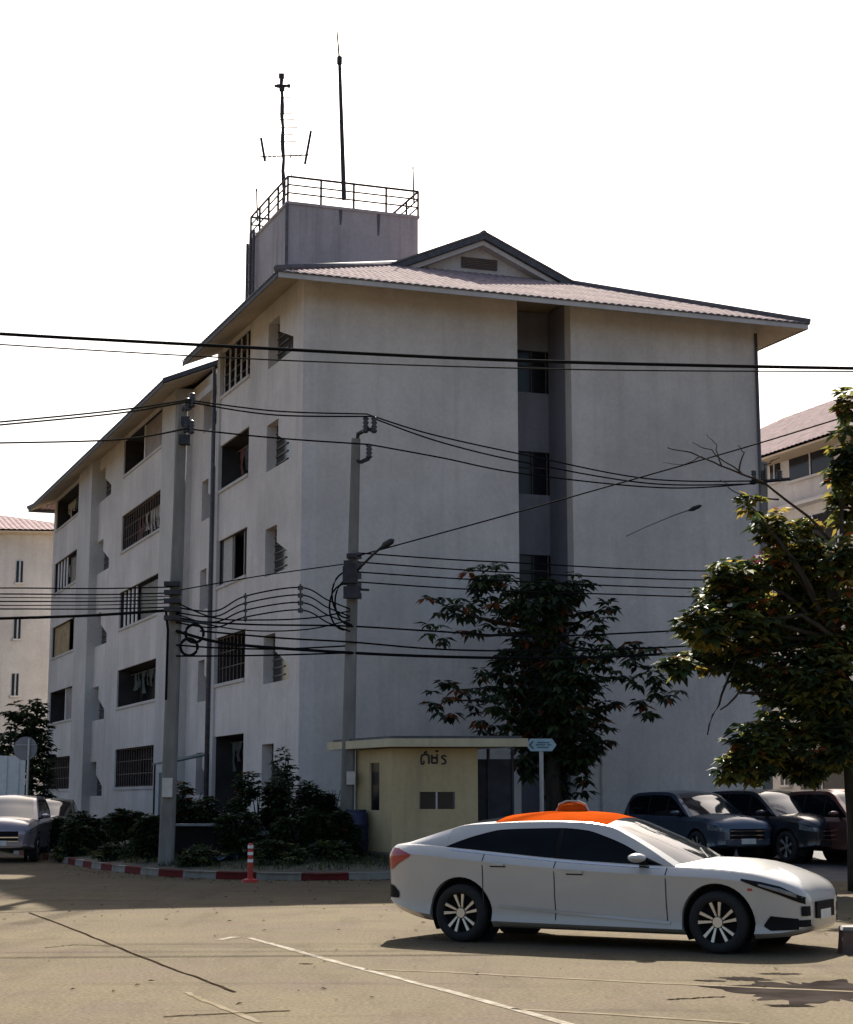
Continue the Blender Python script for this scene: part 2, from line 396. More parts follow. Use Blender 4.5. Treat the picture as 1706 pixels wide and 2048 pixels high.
def loggia(t0, t1, k, s0, style, zb=None, zt=None, depth=.95):
    zb = sill(k) if zb is None else zb; zt = zb + 1.5 if zt is None else zt
    rnd = random.Random(int(t0 * 31 + k * 7))
    fz = sill(k) - 1.0
    mb = MB()
    q = lambda a: mb.face(a)
    s1 = s0 + depth; sa = s0 + .06; d_ = .106
    ta, tb_, zc, zf = t0 + .004, t1 - .004, zt - .004, min(fz, zb)
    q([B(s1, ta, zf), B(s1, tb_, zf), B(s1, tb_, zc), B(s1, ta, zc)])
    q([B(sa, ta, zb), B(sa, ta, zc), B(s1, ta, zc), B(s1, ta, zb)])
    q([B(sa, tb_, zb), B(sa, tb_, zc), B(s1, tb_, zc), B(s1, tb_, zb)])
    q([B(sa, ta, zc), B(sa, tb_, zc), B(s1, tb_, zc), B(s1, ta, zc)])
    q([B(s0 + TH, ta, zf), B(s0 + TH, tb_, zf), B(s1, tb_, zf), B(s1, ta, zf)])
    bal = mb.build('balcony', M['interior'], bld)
    # door and window at the back
    w = (t1 - t0)
    mb = MB(); rect_tz(mb, t0 + .12 * w, t0 + .42 * w, fz, fz + 2.1, s1 - .06, s1 - .01); rect_tz(mb, t0 + .5 * w, t0 + .9 * w, fz + .9, fz + 2.1, s1 - .06, s1 - .01)
    mb.build('balcony_door', M['glass'], bal)
    if style == 'bars':
        n = max(5, int(w / .62))
        for i in range(n + 1):
            tt = t0 + w * i / n; mb = MB(); mb.tube([B(s0 + .1, tt, zb), B(s0 + .1, tt, zt)], .035, 5); mb.build('bar', M['white_bar'], bal)
        for zz in (.35, .7, 1.05):
            mb = MB(); mb.tube([B(s0 + .1, t0, zb + zz), B(s0 + .1, t1, zb + zz)], .016, 4); mb.build('bar', M['rust'], bal)
    elif style in ('grille', 'grille_red'):
        n = int(w / .42)
        for i in range(n + 1):
            tt = t0 + w * i / n; mb = MB(); mb.tube([B(s0 + .12, tt, zb), B(s0 + .12, tt, zt)], .014, 4); mb.build('bar', M['rust'], bal)
        for zz in (.02, .5, 1.0, 1.47):
            mb = MB(); mb.tube([B(s0 + .12, t0, zb + zz), B(s0 + .12, t1, zb + zz)], .014, 4); mb.build('bar', M['rust'], bal)
    elif style == 'blind':
        mb = MB(); rect_tz(mb, t0 + .5 * w, t1 - .05, zb + .02, zt - .02, s0 + .14, s0 + .17); mb.build('blind', M['shutter_y'], bal)
        mb = MB(); rect_tz(mb, t0 + .05 * w, t0 + .22 * w, zb + .02, zt - .02, s0 + .14, s0 + .17); mb.build('curtain', M['cloth_w'], bal)
        mb = MB(); rect_tz(mb, t0 + .32 * w, t0 + .36 * w, zb + .02, zt - .02, s0 + .14, s0 + .17); mb.build('curtain', M['cloth_w'], bal)
    elif style == 'panels':
        for f0, f1 in ((.02, .14), (.62, .93)):
            mb = MB(); rect_tz(mb, t0 + f0 * w, t0 + f1 * w, zb + .01, zt - .01, s0 + .12, s0 + .15); mb.build('panel', M['cloth_w'], bal)
        for f in (.2, .55, .96):
            mb = MB(); rect_tz(mb, t0 + f * w, t0 + (f + .025) * w, zb + .01, zt - .01, s0 + .12, s0 + .16); mb.build('mullion', M['frame'], bal)
    elif style == 'slats':
        for i in range(4):
            f = .62 + i * .1
            mb = MB(); rect_tz(mb, t0 + f * w, t0 + (f + .035) * w, zb + .01, zt - .01, s0 + .12, s0 + .16); mb.build('mullion', M['white_bar'], bal)
        mb = MB(); rect_tz(mb, t0 + .02 * w, t0 + .6 * w, zb + .02, zt - .02, s0 + .22, s0 + .25); mb.build('pane', M['glass'], bal)
    elif style == 'half':
        mb = MB(); rect_tz(mb, t0 + .02, t0 + .52 * w, zb + .02, zt - .02, s0 + .16, s0 + .19); mb.build('panel', M['cloth_panel'], bal)
        mb = MB(); rect_tz(mb, t0 + .53 * w, t0 + .55 * w, zb, zt, s0 + .12, s0 + .18); mb.build('mullion', M['white_bar'], bal)
    if style in ('laundry', 'laundry_red', 'grille_red', 'slats'):
        mb = MB(); mb.tube([B(s0 + .55, t0, zt - .18), B(s0 + .55, t1, zt - .18)], .012, 4); ln = mb.build('washing_line', M['alu'], bal)
        cs = {'laundry': ['cloth_w', 'cloth_g', 'steel_dark'], 'laundry_red': ['cloth_r', 'cloth_w', 'cloth_r', 'steel_dark'], 'grille_red': ['cloth_r', 'cloth_w', 'cloth_r'], 'slats': ['cloth_g', 'cloth_w']}[style]
        tt = t0 + .15
        while tt < t1 - .5:
            ww = rnd.uniform(.25, .5); hh = rnd.uniform(.5, .95)
            rowsL = []
            for i in range(4):
                rowsL.append([B(s0 + .55 + .05 * math.sin(i * 1.7 + j * 2.1 + tt), tt + ww * j / 4, zt - .18 - hh * i / 3) for j in range(5)])
            mb = MB(); mb.grid(rowsL); mb.build('hanging_cloth', M[rnd.choice(cs)], ln, smooth=True); tt += ww + rnd.uniform(.08, .45)
M['cloth_panel'] = mat('ply_panel', (.27, .23, .22), .8, var=.2, scale=2)
def loggia_bay(name, t0, t1, s0, styles, zbase=.3, ground_door=False):
    z = zbase
    for k in range(6):
        zb = sill(k) if k < 5 else TOPZ
        if k == 0 and ground_door: zb = 1.15
        mb = MB(); rect_tz(mb, t0, t1, z, zb, s0, s0 + TH); mb.build(name, M['wall'], bld); z = sill(k) + 1.5
    for k in range(5):
        mb = MB(); zb = sill(k)                  # projecting sill course
        rect_tz(mb, t0 + .01, t1 - .01, zb - .10, zb - .003, s0 - .05, s0 + .1) if not (k == 0 and ground_door) else None
        if mb.v: mb.build('sill', M['trim'], bld)
        loggia(t0, t1, k, s0, styles[k], zb=1.15 if (k == 0 and ground_door) else None, zt=sill(k) + 1.5)
def pier(name, t0, t1, s0=0.0, s1=TH, z0=.3, z1=TOPZ, m='wall'):
    mb = MB(); rect_tz(mb, t0, t1, z0, z1, s0, s1); return mb.build(name, M[m], bld)

# near block, left front
pier('pier', 0.0, .95, 0, .42)
bath_bay('wall_panel', .95, 3.46, 2.3, 0.0, range(5))
pier('pier', 3.46, 5.41, 0, .42)
loggia_bay('balcony_wall', 5.41, 8.79, 0.0, ['laundry', 'grille', 'panels', 'laundry_red', 'bars'], ground_door=True)
pier('column', 8.79, 9.12, -.06, .42, m='trim')
# recessed stair section
S2 = .55
pier('pier', 9.12, 11.3, S2, S2 + .42, z1=15.55)
bath_bay('wall_panel', 11.3, 13.2, 12.35, S2, range(5))
pier('pier', 13.2, 14.75, S2, S2 + .42)
# far block
pier('column', 14.75, 16.8, -.10, .9, m='trim')
loggia_bay('balcony_wall', 16.8, 24.0, 0.0, ['grille', 'laundry', 'slats', 'grille_red', 'half'])
pier('pier', 24.0, 26.4, 0, .42)
bath_bay('wall_panel', 26.4, 28.9, 27.7, 0.0, range(5))
pier('column', 28.9, 31.9, -.35, .42, m='trim')
loggia_bay('balcony_wall', 31.9, 39.7, 0.0, ['grille', 'half', 'blind', 'slats', 'laundry'])
pier('pier', 39.7, 40.3, 0, 1.2)
# end wall with the recessed window slot
mb = MB(); W = 14.6
mb.hexa([B(.42, 0, .3), B(6.55, 0, .3), B(6.55, .4, .3), B(.42, .4, .3)], [B(.42, 0, TOPZ), B(6.55, 0, TOPZ), B(6.55, .4, TOPZ), B(.42, .4, TOPZ)])
mb.build('end_wall', M['wall_side'], bld)
mb = MB(); mb.hexa([B(8.28, 0, .1), B(W, 0, .1), B(W, .4, .1), B(8.28, .4, .1)], [B(8.28, 0, TOPZ), B(W, 0, TOPZ), B(W, .4, TOPZ), B(8.28, .4, TOPZ)])
mb.build('end_wall', M['wall_side'], bld)
slotm = plaster('shade_tinted_slot_wall', (.24, .23, .26), (.12, .12, .14), .5)  # shade of the slot put into a much darker plaster colour
RD = 1.55
mb = MB()
mb.hexa([B(6.25, .4, .1), B(6.55, .4, .1), B(6.55, RD, .1), B(6.25, RD, .1)], [B(6.25, .4, TOPZ), B(6.55, .4, TOPZ), B(6.55, RD, TOPZ), B(6.25, RD, TOPZ)])
mb.hexa([B(8.28, .4, .1), B(8.58, .4, .1), B(8.58, RD, .1), B(8.28, RD, .1)], [B(8.28, .4, TOPZ), B(8.58, .4, TOPZ), B(8.58, RD, TOPZ), B(8.28, RD, TOPZ)])
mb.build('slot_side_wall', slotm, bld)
mb = MB(); z = .1
for k in range(1, 5):
    zb = sill(k) - .88; zt = zb + 1.33
    mb.hexa([B(7.25, RD, z), B(8.58, RD, z), B(8.58, RD + .2, z), B(7.25, RD + .2, z)], [B(7.25, RD, zb), B(8.58, RD, zb), B(8.58, RD + .2, zb), B(7.25, RD + .2, zb)]); z = zt
mb.hexa([B(7.25, RD, z), B(8.58, RD, z), B(8.58, RD + .2, z), B(7.25, RD + .2, z)], [B(7.25, RD, TOPZ), B(8.58, RD, TOPZ), B(8.58, RD + .2, TOPZ), B(7.25, RD + .2, TOPZ)])
mb.hexa([B(6.25, RD, .1), B(7.25, RD, .1), B(7.25, RD + .2, .1), B(6.25, RD + .2, .1)], [B(6.25, RD, TOPZ), B(7.25, RD, TOPZ), B(7.25, RD + .2, TOPZ), B(6.25, RD + .2, TOPZ)])
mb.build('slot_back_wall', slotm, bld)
for k in range(1, 5):
    zb = sill(k) - .88; zt = zb + 1.33
    mb = MB(); mb.hexa([B(7.2, RD + .12, zb), B(8.5, RD + .12, zb), B(8.5, RD + .15, zb), B(7.2, RD + .15, zb)], [B(7.2, RD + .12, zt), B(8.5, RD + .12, zt), B(8.5, RD + .15, zt), B(7.2, RD + .15, zt)])
    w = mb.build('corridor_window', M['glass'], bld)
    mb = MB()
    for sx in (7.27, 7.75, 8.24):
        mb.tube([B(sx, RD + .09, zb), B(sx, RD + .09, zt)], .022, 4)
    mb.tube([B(7.25, RD + .09, zb + .85), B(8.28, RD + .09, zb + .85)], .022, 4); mb.build('window_frame', M['frame'], w)
# plain rear and far walls, closing the block (the deep inside is not seen)
mb = MB()
mb.hexa([B(1.5, RD + .3, .3), B(W, RD + .3, .3), B(W, 40.3, .3), B(1.5, 40.3, .3)], [B(1.5, RD + .3, TOPZ - .05), B(W, RD + .3, TOPZ - .05), B(W, 40.3, TOPZ - .05), B(1.5, 40.3, TOPZ - .05)])
mb.build('core_wall', M['wall_side'], bld)
# drain pipes
for (s, t, z0, z1, r) in ((-.12, 9.25, 1.2, 15.9, .07), (W - .06, -.07, .3, 16.0, .05), (S2 - .1, 11.0, .6, 12.9, .05)):
    mb = MB(); mb.tube([B(s, t, z0), B(s, t, z1)], r, 8); mb.build('drain_pipe', M['pipe'], bld, smooth=True)
mb = MB(); mb.tube([B(W * .62, -.08, .3), B(W * .62, -.08, 3.4)], .045, 8); mb.build('drain_pipe', M['post_white'], bld)

# roof: corrugated tile slopes
PITCHW, AMP = .235, .042
def slope(name, L0, L1, fn, rmax, dz=0.0):
    """columns of tile waves running up the slope; fn(along, run) -> point"""
    mb = MB(); n = int((L1 - L0) / PITCHW * 4); colsA = []
    for i in range(n + 1):
        a = L0 + (L1 - L0) * i / n; w = AMP * abs(math.sin(math.pi * (a - L0) / PITCHW)); r = max(0.0, rmax(a)); colz = []
        for j in range(8):
            p = fn(a, r * j / 7); colz.append((p[0], p[1], p[2] + w + dz + .012 * (j % 2)))
        colsA.append(colz)
    mb.grid(colsA)
    for c in range(len(colsA) - 1):           # open tile ends at the eave
        a, b = colsA[c][0], colsA[c+1][0]
        mb.face([a, b, (b[0], b[1], EZ - .02), (a[0], a[1], EZ - .02)], 1)
    return mb.build(name, [M['tile'], M['fascia']], bld, smooth=False)
RS = 7.3; RUN = RS + OV
hip_end = slope('roof_slope', -OV, W + OV, lambda a, r: B(a, -OV + r, EZ + SL * r), lambda a: min(a + OV, W + OV - a, 5.66))
slope('roof_slope', -OV, 9.6, lambda a, r: B(-OV + r, a, EZ + SL * r), lambda a: min(a + OV, 5.66) if a < 4.5 else RUN)
slope('roof_slope', -OV, 9.6, lambda a, r: B(W + OV - r, a, EZ + SL * r), lambda a: min(a + OV, 5.66) if a < 4.5 else RUN)
T2 = 12.35; T3 = 41.3
slope('roof_slope', T2, T3, lambda a, r: B(-OV + r, a, EZ + SL * r), lambda a: min(T3 - a, RUN))
slope('roof_slope', T2, T3, lambda a, r: B(W + OV - r, a, EZ + SL * r), lambda a: min(T3 - a, RUN))
slope('roof_slope', -OV, W + OV, lambda a, r: B(a, T3 - r, EZ + SL * r), lambda a: min(a + OV, W + OV - a))
def ridge(pts, r=.10, nm='ridge_tile'):
    mb = MB(); mb.tube(pts, r, 8); mb.build(nm, M['ridge'], bld, smooth=True)
up = Vector((0, 0, .07))
ridge([B(-OV, -OV, EZ) + up, B(4.5, 4.5, EZ + SL * 5.66) + up]); ridge([B(W + OV, -OV, EZ) + up, B(W + OV - 5.66, 4.5, EZ + SL * 5.66) + up])
ridge([B(RS, 4.05, EZ + SL * RUN) + up, B(RS, 9.6, EZ + SL * RUN) + up])
ridge([B(RS, T2, EZ + SL * RUN) + up, B(RS, T3 - RUN, EZ + SL * RUN) + up]); ridge([B(-OV, T3, EZ) + up, B(RS, T3 - RUN, EZ + SL * RUN) + up])
# gablet at the end of the ridge
GZ = EZ + SL * 5.66; GA = EZ + SL * RUN
mb = MB(); mb.hexa([B(4.5, 4.5, GZ), B(W + OV - 5.66, 4.5, GZ), B(RS, 4.5, GA)], [B(4.5, 4.7, GZ), B(W + OV - 5.66, 4.7, GZ), B(RS, 4.7, GA)])
mb.build('gable_wall', M['trim'], bld)
for s_ in (3.9, W + OV - 5.06):
    mb = MB(); a0 = B(s_, 4.02, GZ - .26); a1 = B(RS, 4.02, GA + .06); a2 = B(s_, 4.14, GZ - .26); a3 = B(RS, 4.14, GA + .06)
    dn = Vector((0, 0, -.20)); mb.hexa([a0 + dn, a1 + dn, a3 + dn, a2 + dn], [a0, a1, a3, a2]); mb.build('barge_board', M['fascia'], bld)
    mb = MB(); b0 = B(s_ + (.35 if s_ < RS else -.35), 4.14, GZ - .32); b1 = B(RS, 4.14, GA - .16); b2 = B(s_ + (.35 if s_ < RS else -.35), 4.5, GZ - .32); b3 = B(RS, 4.5, GA - .16)
    dn = Vector((0, 0, -.16)); mb.hexa([b0 + dn, b1 + dn, b3 + dn, b2 + dn], [b0, b1, b3, b2]); mb.build('gable_soffit', M['trim'], bld)
    # verge strip of roof tiles between gable wall and barge board
    mb = MB(); mb.hexa([B(s_, 4.0, GZ - .24), B(RS, 4.0, GA + .06), B(RS, 4.6, GA + .06), B(s_, 4.6, GZ - .24)], [B(s_, 4.0, GZ - .18), B(RS, 4.0, GA + .12), B(RS, 4.6, GA + .12), B(s_, 4.6, GZ - .18)]); mb.build('verge_tile', M['ridge'], bld)
mb = MB(); vz = GZ + .16
mb.hexa([B(RS - .62, 4.45, vz), B(RS + .62, 4.45, vz), B(RS + .62, 4.49, vz), B(RS - .62, 4.49, vz)], [B(RS - .62, 4.45, vz + .36), B(RS + .62, 4.45, vz + .36), B(RS + .62, 4.49, vz + .36), B(RS - .62, 4.49, vz + .36)])
vent = mb.build('gable_vent', M['frame'], bld)
for i in range(6):
    zz = vz + .03 + i * .058; mb = MB(); mb.hexa([B(RS - .6, 4.41, zz), B(RS + .6, 4.41, zz), B(RS + .6, 4.45, zz + .03), B(RS - .6, 4.45, zz + .03)], [B(RS - .6, 4.41, zz + .012), B(RS + .6, 4.41, zz + .012), B(RS + .6, 4.45, zz + .042), B(RS - .6, 4.45, zz + .042)]); mb.build('slat', M['rust'], vent)
mb = MB(); mb.hexa([B(3.9, 4.2, GZ - .28), B(W + OV - 5.06, 4.2, GZ - .28), B(W + OV - 5.06, 4.5, GZ - .1), B(3.9, 4.5, GZ - .1)], [B(3.9, 4.2, GZ - .18), B(W + OV - 5.06, 4.2, GZ - .18), B(W + OV - 5.06, 4.5, GZ), B(3.9, 4.5, GZ)]); mb.build('flashing', M['ridge'], bld)
# soffits and fascias
o = OV - .06
SZ0 = EZ - .10
def soffit(pts, nm='soffit'):          # boards nailed under the rafters, so they rise towards the wall
    mb = MB(); q = [B(a_, b_, SZ0 + SL * r_) for a_, b_, r_ in pts]
    mb.hexa([p - Vector((0, 0, .035)) for p in q], q); mb.build(nm, M['soffit'], bld)
k_ = o + .25
soffit([(-o, -o, 0), (W + o, -o, 0), (W - .25, .25, k_), (.25, .25, k_)])
soffit([(-o, -o, 0), (.25, .25, k_), (.25, 9.55, k_), (-o, 9.55, 0)])
soffit([(W - .25, .25, k_), (W + o, -o, 0), (W + o, 9.55, 0), (W - .25, 9.55, k_)])
soffit([(-o, T2 + .05, 0), (.7, T2 + .05, o + .7), (.7, T3 - 1.0, o + .7), (-o, T3 - .05, 0)])
soffit([(6.0, .26, k_ - .02), (8.7, .26, k_ - .02), (8.7, RD + .3, k_ - .02), (6.0, RD + .3, k_ - .02)])
soffit([(.7, 39.7, .0), (W + o, 39.7, 0), (W + o, T3 - .05, 0), (.7, T3 - .05, 0)])
def fascia(a, b, n):
    d = n * .035; mb = MB(); lo = Vector((0, 0, EZ - .16)); hi = Vector((0, 0, EZ - .005))
    mb.hexa([a + lo, b + lo, b + d + lo, a + d + lo], [a + hi, b + hi, b + d + hi, a + d + hi]); mb.build('fascia', M['trim'] if n.dot(V) < -.5 else M['fascia'], bld)
fascia(B(-o, -o, 0), B(W + o, -o, 0), -V); fascia(B(-o, -o, 0), B(-o, 9.6, 0), -U); fascia(B(W + o, -o, 0), B(W + o, 9.6, 0), U)
fascia(B(-o, T2, 0), B(-o, T3, 0), -U); fascia(B(-o, T3 - .06, 0), B(W + o, T3 - .06, 0), V)
# verge of the far roof, seen end-on beyond the gap
mb = MB(); zl = Vector((0, 0, -.10))
mb.hexa([B(-OV, T2 - .06, EZ) + zl, B(RS, T2 - .06, GA) + zl, B(RS, T2, GA) + zl, B(-OV, T2, EZ) + zl], [B(-OV, T2 - .06, EZ + .07), B(RS, T2 - .06, GA + .07), B(RS, T2, GA + .07), B(-OV, T2, EZ + .07)]); mb.build('barge_board', M['fascia'], bld)
mb = MB(); mb.hexa([B(.9, T2 + .1, TOPZ), B(W - .2, T2 + .1, TOPZ), B(RS, T2 + .1, GA - .4)], [B(.9, T2 + .2, TOPZ), B(W - .2, T2 + .2, TOPZ), B(RS, T2 + .2, GA - .4)]); mb.build('gable_wall', M['trim'], bld)
mb = MB(); mb.hexa([B(.2, 9.3, 15.55), B(W, 9.3, 15.55), B(W, 13.0, 15.55), B(.2, 13.0, 15.55)], [B(.2, 9.3, 15.8), B(W, 9.3, 15.8), B(W, 13.0, 15.8), B(.2, 13.0, 15.8)]); mb.build('flat_roof_slab', M['trim'], bld)

# rooftop tank tower with railing
TS0, TS1, TT0, TT1, TZ = 2.54, 7.36, 10.0, 14.6, 22.24
tow = [(TS0, TT0), (TS1, TT0), (TS1, TT1), (TS0, TT1)]
mb = MB(); mb.hexa([B(s, t, 15.0) for s, t in tow], [B(s, t, TZ) for s, t in tow]); tower = mb.build('tank_tower', M['tower'], bld)
mb = MB(); mb.hexa([B(s, t, TZ) for s, t in ((TS0 - .05, TT0 - .05), (TS1 + .05, TT0 - .05), (TS1 + .05, TT1 + .05), (TS0 - .05, TT1 + .05))], [B(s, t, TZ + .10) for s, t in ((TS0 - .05, TT0 - .05), (TS1 + .05, TT0 - .05), (TS1 + .05, TT1 + .05), (TS0 - .05, TT1 + .05))]); mb.build('coping', M['tower'], tower)
RZ = TZ + .10
loop = [(TS0, TT0), (TS1, TT0), (TS1, TT1), (TS0, TT1), (TS0, TT0)]
for (a, b), n in zip(zip(loop, loop[1:]), (4, 4, 4, 4)):
    for i in range(n):
        f = i / n; s, t = a[0] + (b[0]-a[0])*f, a[1] + (b[1]-a[1])*f
        mb = MB(); mb.tube([B(s, t, RZ), B(s, t, RZ + .92)], .045, 6); mb.build('rail_post', M['steel_dark'], tower)
    for zz in (.92, .62, .32):
        mb = MB(); mb.tube([B(*a, RZ + zz), B(*b, RZ + zz)], .042 if zz > .9 else .03, 6); mb.build('rail', M['steel_dark'], tower)
mb = MB(); mb.tube([B(TS0 - .03, TT0 - .03, 16), B(TS0 - .03, TT0 - .03, TZ)], .06, 6); mb.build('drain_pipe', M['pipe'], tower)
for tt in (TT1 - .15, TT1 - .55, TT1 - .95):
    mb = MB(); mb.tube([B(TS0 - .16, tt, 15.8), B(TS0 - .16, tt, TZ - (.1 if tt > TT1 - .5 else -.2))], .06, 6); mb.build('water_pipe', M['pipe'], tower)
for i in range(9):
    mb = MB(); zz = 16.6 + i * .6; mb.tube([B(TS0 - .16, TT1 - .15, zz), B(TS0 - .16, TT1 - .55, zz)], .025, 5); mb.build('ladder_rung', M['pipe'], tower)
for s, z1 in ((TS0 + 1.9, .55), (TS0 + 3.3, .8)):
    mb = MB(); mb.hexa([B(s, TT0 - .012, TZ - z1), B(s + .06, TT0 - .012, TZ - z1), B(s + .06, TT0 - .002, TZ - z1), B(s, TT0 - .002, TZ - z1)], [B(s - .03, TT0 - .012, TZ), B(s + .1, TT0 - .012, TZ), B(s + .1, TT0 - .002, TZ), B(s - .03, TT0 - .002, TZ)]); mb.build('rain_stain', M['pipe'], tower)

# antennas standing on the tower
def at_depth(px, py, Y): return P(px, py, Y)
YD = 58.3
base = at_depth(570, 380, YD + 1.2); base.z = RZ
a1 = empty('antenna_mast', base, 'knobbly television aerial mast with two slanting side elements on the tower roof', 'antenna')
top = at_depth(563, 150, YD + 1.2)
pts = [base.lerp(top, i / 14) + Vector((math.sin(i * 2.3) * .02, 0, 0)) for i in range(15)]
mb = MB(); mb.tube(pts, [.075 + .015 * math.sin(i * 1.9) for i in range(15)], 6); mb.build('mast', M['steel_dark'], a1)
for py, w, th in ((152, .10, .085), (178, .10, .07), (205, .05, .1), (222, .05, .09), (172, .28, .03)):
    c = at_depth(563 + (py - 150) * .035, py, YD + 1.2); mb = MB(); mb.box(c, (w * 2, .14, th * 2)); mb.build('clamp', M['steel_dark'], a1)
for dx in (-8, 13):
    c = at_depth(565 + dx, 172, YD + 1.15); mb = MB(); mb.box(c, (.12, .1, .12)); mb.build('clamp', M['steel_dark'], a1)
mb = MB(); mb.tube([at_depth(520, 314, YD + 1.2), at_depth(618, 310, YD + 1.2)], .03, 5); boom = mb.build('boom', M['steel_dark'], a1)
mb = MB(); mb.tube([at_depth(522, 276, YD + .9), at_depth(530, 322, YD + .9)], .05, 5); mb.build('side_element', M['steel_dark'], a1)
mb = MB(); mb.tube([at_depth(622, 262, YD + .9), at_depth(610, 328, YD + .9)], .05, 5); mb.build('side_element', M['steel_dark'], a1)
for px in (536, 545, 554, 582, 592, 601):
    mb = MB(); c = at_depth(px, 312, YD + 1.2); mb.tube([c + Vector((-.03, -.35, -.22)), c + Vector((.03, .35, .24))], .022, 4); mb.build('dipole', M['steel_dark'], boom)
for py, w in ((196, .2), (228, .26), (240, .36), (256, .46), (270, .3), (284, .42)):
    c = at_depth(570, py, YD + 1.2); mb = MB(); mb.tube([c - Vector((w, 0, 0)), c + Vector((w, 0, .02))], .020, 4); mb.build('dipole', M['steel_dark'], a1)
mb = MB(); mb.tube([at_depth(581, 302, YD + 1.0), at_depth(583, 352, YD + 1.0)], .018, 5); mb.build('stay', M['alu'], a1)
b2 = at_depth(688, 415, TT0 and 56.9); b2.z = RZ
a2 = empty('lightning_rod', b2, 'tall slender dark pole with a thin tip, highest thing on the roof', 'pole')
mid = at_depth(679, 122, b2.y); tip = at_depth(674, 62, b2.y)
mb = MB(); mb.tube([b2, mid], [.085, .06], 8); mb.build('pole', M['steel_dark'], a2)
mb = MB(); mb.tube([mid - Vector((0, 0, .12)), mid + Vector((0, 0, .16))], .095, 8); mb.build('collar', M['steel_dark'], a2)
mb = MB(); mb.tube([mid, tip], [.04, .03], 6); mb.build('tip', M['steel_dark'], a2)
for px, y0, y1, lab in ((826, 336, 384, 'short thin whip aerial at the right end of the tower railing'), (513, 380, 420, 'short thin whip aerial at the left end of the tower railing')):
    Yd = 57.8 if px > 600 else 61.5
    q0, q1 = at_depth(px + 2, y1 + 22, Yd), at_depth(px, y0, Yd); mb = MB(); mb.tube([q0, q1], [.036, .026], 5)
    mb.box(q1, (.06, .06, .10)); tag(mb.build('whip_aerial', M['steel_dark']), lab, 'antenna')

# ------------------------------------------------------------------ neighbouring blocks
def far_block(name, label, org, uu, vv, w_u, w_v, ez, slope_k, rows_u, rows_v, mwall, ov=1.1, base=.2):
    """hip-roofed block; rows_* list (a0, a1, z0, z1, kind) openings on the faces t=0 (along u) and s=0 (along v)"""
    r = empty(name, org, label, 'building')
    def Q(s, t, z): return Vector(org) + uu * s + vv * t + Vector((0, 0, z - org[2]))
    mb = MB(); mb.hexa([Q(0, 0, base), Q(w_u, 0, base), Q(w_u, w_v, base), Q(0, w_v, base)], [Q(0, 0, ez - .1), Q(w_u, 0, ez - .1), Q(w_u, w_v, ez - .1), Q(0, w_v, ez - .1)]); wall = mb.build('wall', mwall, r)
    mb = MB(); o = ov - .05; mb.hexa([Q(-o, -o, ez - .14), Q(w_u + o, -o, ez - .14), Q(w_u + o, w_v + o, ez - .14), Q(-o, w_v + o, ez - .14)], [Q(-o, -o, ez - .06), Q(w_u + o, -o, ez - .06), Q(w_u + o, w_v + o, ez - .06), Q(-o, w_v + o, ez - .06)]); mb.build('soffit', M['soffit'], r)
    half = min(w_u, w_v) / 2 + ov
    def sl(L, fn):
        mb = MB(); n = int((L + 2 * ov) / .30 * 4); cols_ = []
        for i in range(n + 1):
            a = -ov + (L + 2 * ov) * i / n; rr = max(0, min(a + ov, L + ov - a, half)); wv_ = .05 * abs(math.sin(math.pi * (a + ov) / .30))
            c = []
            for j in range(4):
                p = fn(a, rr * j / 3); c.append((p.x, p.y, p.z + wv_))
            cols_.append(c)
        mb.grid(cols_); mb.build('roof_slope', M['tile'], r)
    sl(w_u, lambda a, q: Q(a, -ov + q, ez + slope_k * q)); sl(w_u, lambda a, q: Q(a, w_v + ov - q, ez + slope_k * q))
    sl(w_v, lambda a, q: Q(-ov + q, a, ez + slope_k * q)); sl(w_v, lambda a, q: Q(w_u + ov - q, a, ez + slope_k * q))
    for face, rows_ in (('u', rows_u), ('v', rows_v)):
        for a0, a1, z0, z1, kind in rows_:
            X = (lambda a, d, z: Q(a, d, z)) if face == 'u' else (lambda a, d, z: Q(d, a, z))
            mb = MB(); mb.hexa([X(a0, -.05, z0), X(a1, -.05, z0), X(a1, .02, z0), X(a0, .02, z0)], [X(a0, -.05, z1), X(a1, -.05, z1), X(a1, .02, z1), X(a0, .02, z1)])
            wn_ = mb.build('window' if kind != 'panel' else 'spandrel', M['glass'] if kind != 'panel' else M['trim'], r)
            if kind != 'panel':
                mb = MB()
                mb.hexa([X(a0 - .08, -.16, z0 - .1), X(a1 + .08, -.16, z0 - .1), X(a1 + .08, 0, z0 - .1), X(a0 - .08, 0, z0 - .1)], [X(a0 - .08, -.16, z0), X(a1 + .08, -.16, z0), X(a1 + .08, 0, z0), X(a0 - .08, 0, z0)]); mb.build('sill', M['trim'], wn_)
                mb = MB(); m_ = (a0 + a1) / 2
                mb.hexa([X(m_ - .04, -.09, z0), X(m_ + .04, -.09, z0), X(m_ + .04, -.05, z0), X(m_ - .04, -.05, z0)], [X(m_ - .04, -.09, z1), X(m_ + .04, -.09, z1), X(m_ + .04, -.05, z1), X(m_ - .04, -.05, z1)]); mb.build('mullion', M['alu'], wn_)
    return r, Q
# left neighbour: only its end wall and roof corner show
orgL = P(-330, 1600, 92); orgL.z = .3
rl, QL = far_block('apartment_building', 'pale block at the left edge behind the parked pickup, with corrugated roof', orgL, Vector((math.sin(math.radians(84)), math.cos(math.radians(84)), 0)), V, 12.6, 26, 16.2, .30,
    [(9.0, 9.35, 4.1 + k * 3.1, 5.3 + k * 3.1, 'w') for k in range(4)] + [(2.2, 4.4, 4.3 + k * 3.1, 5.7 + k * 3.1, 'w') for k in range(4)], [], M['wall_far'])
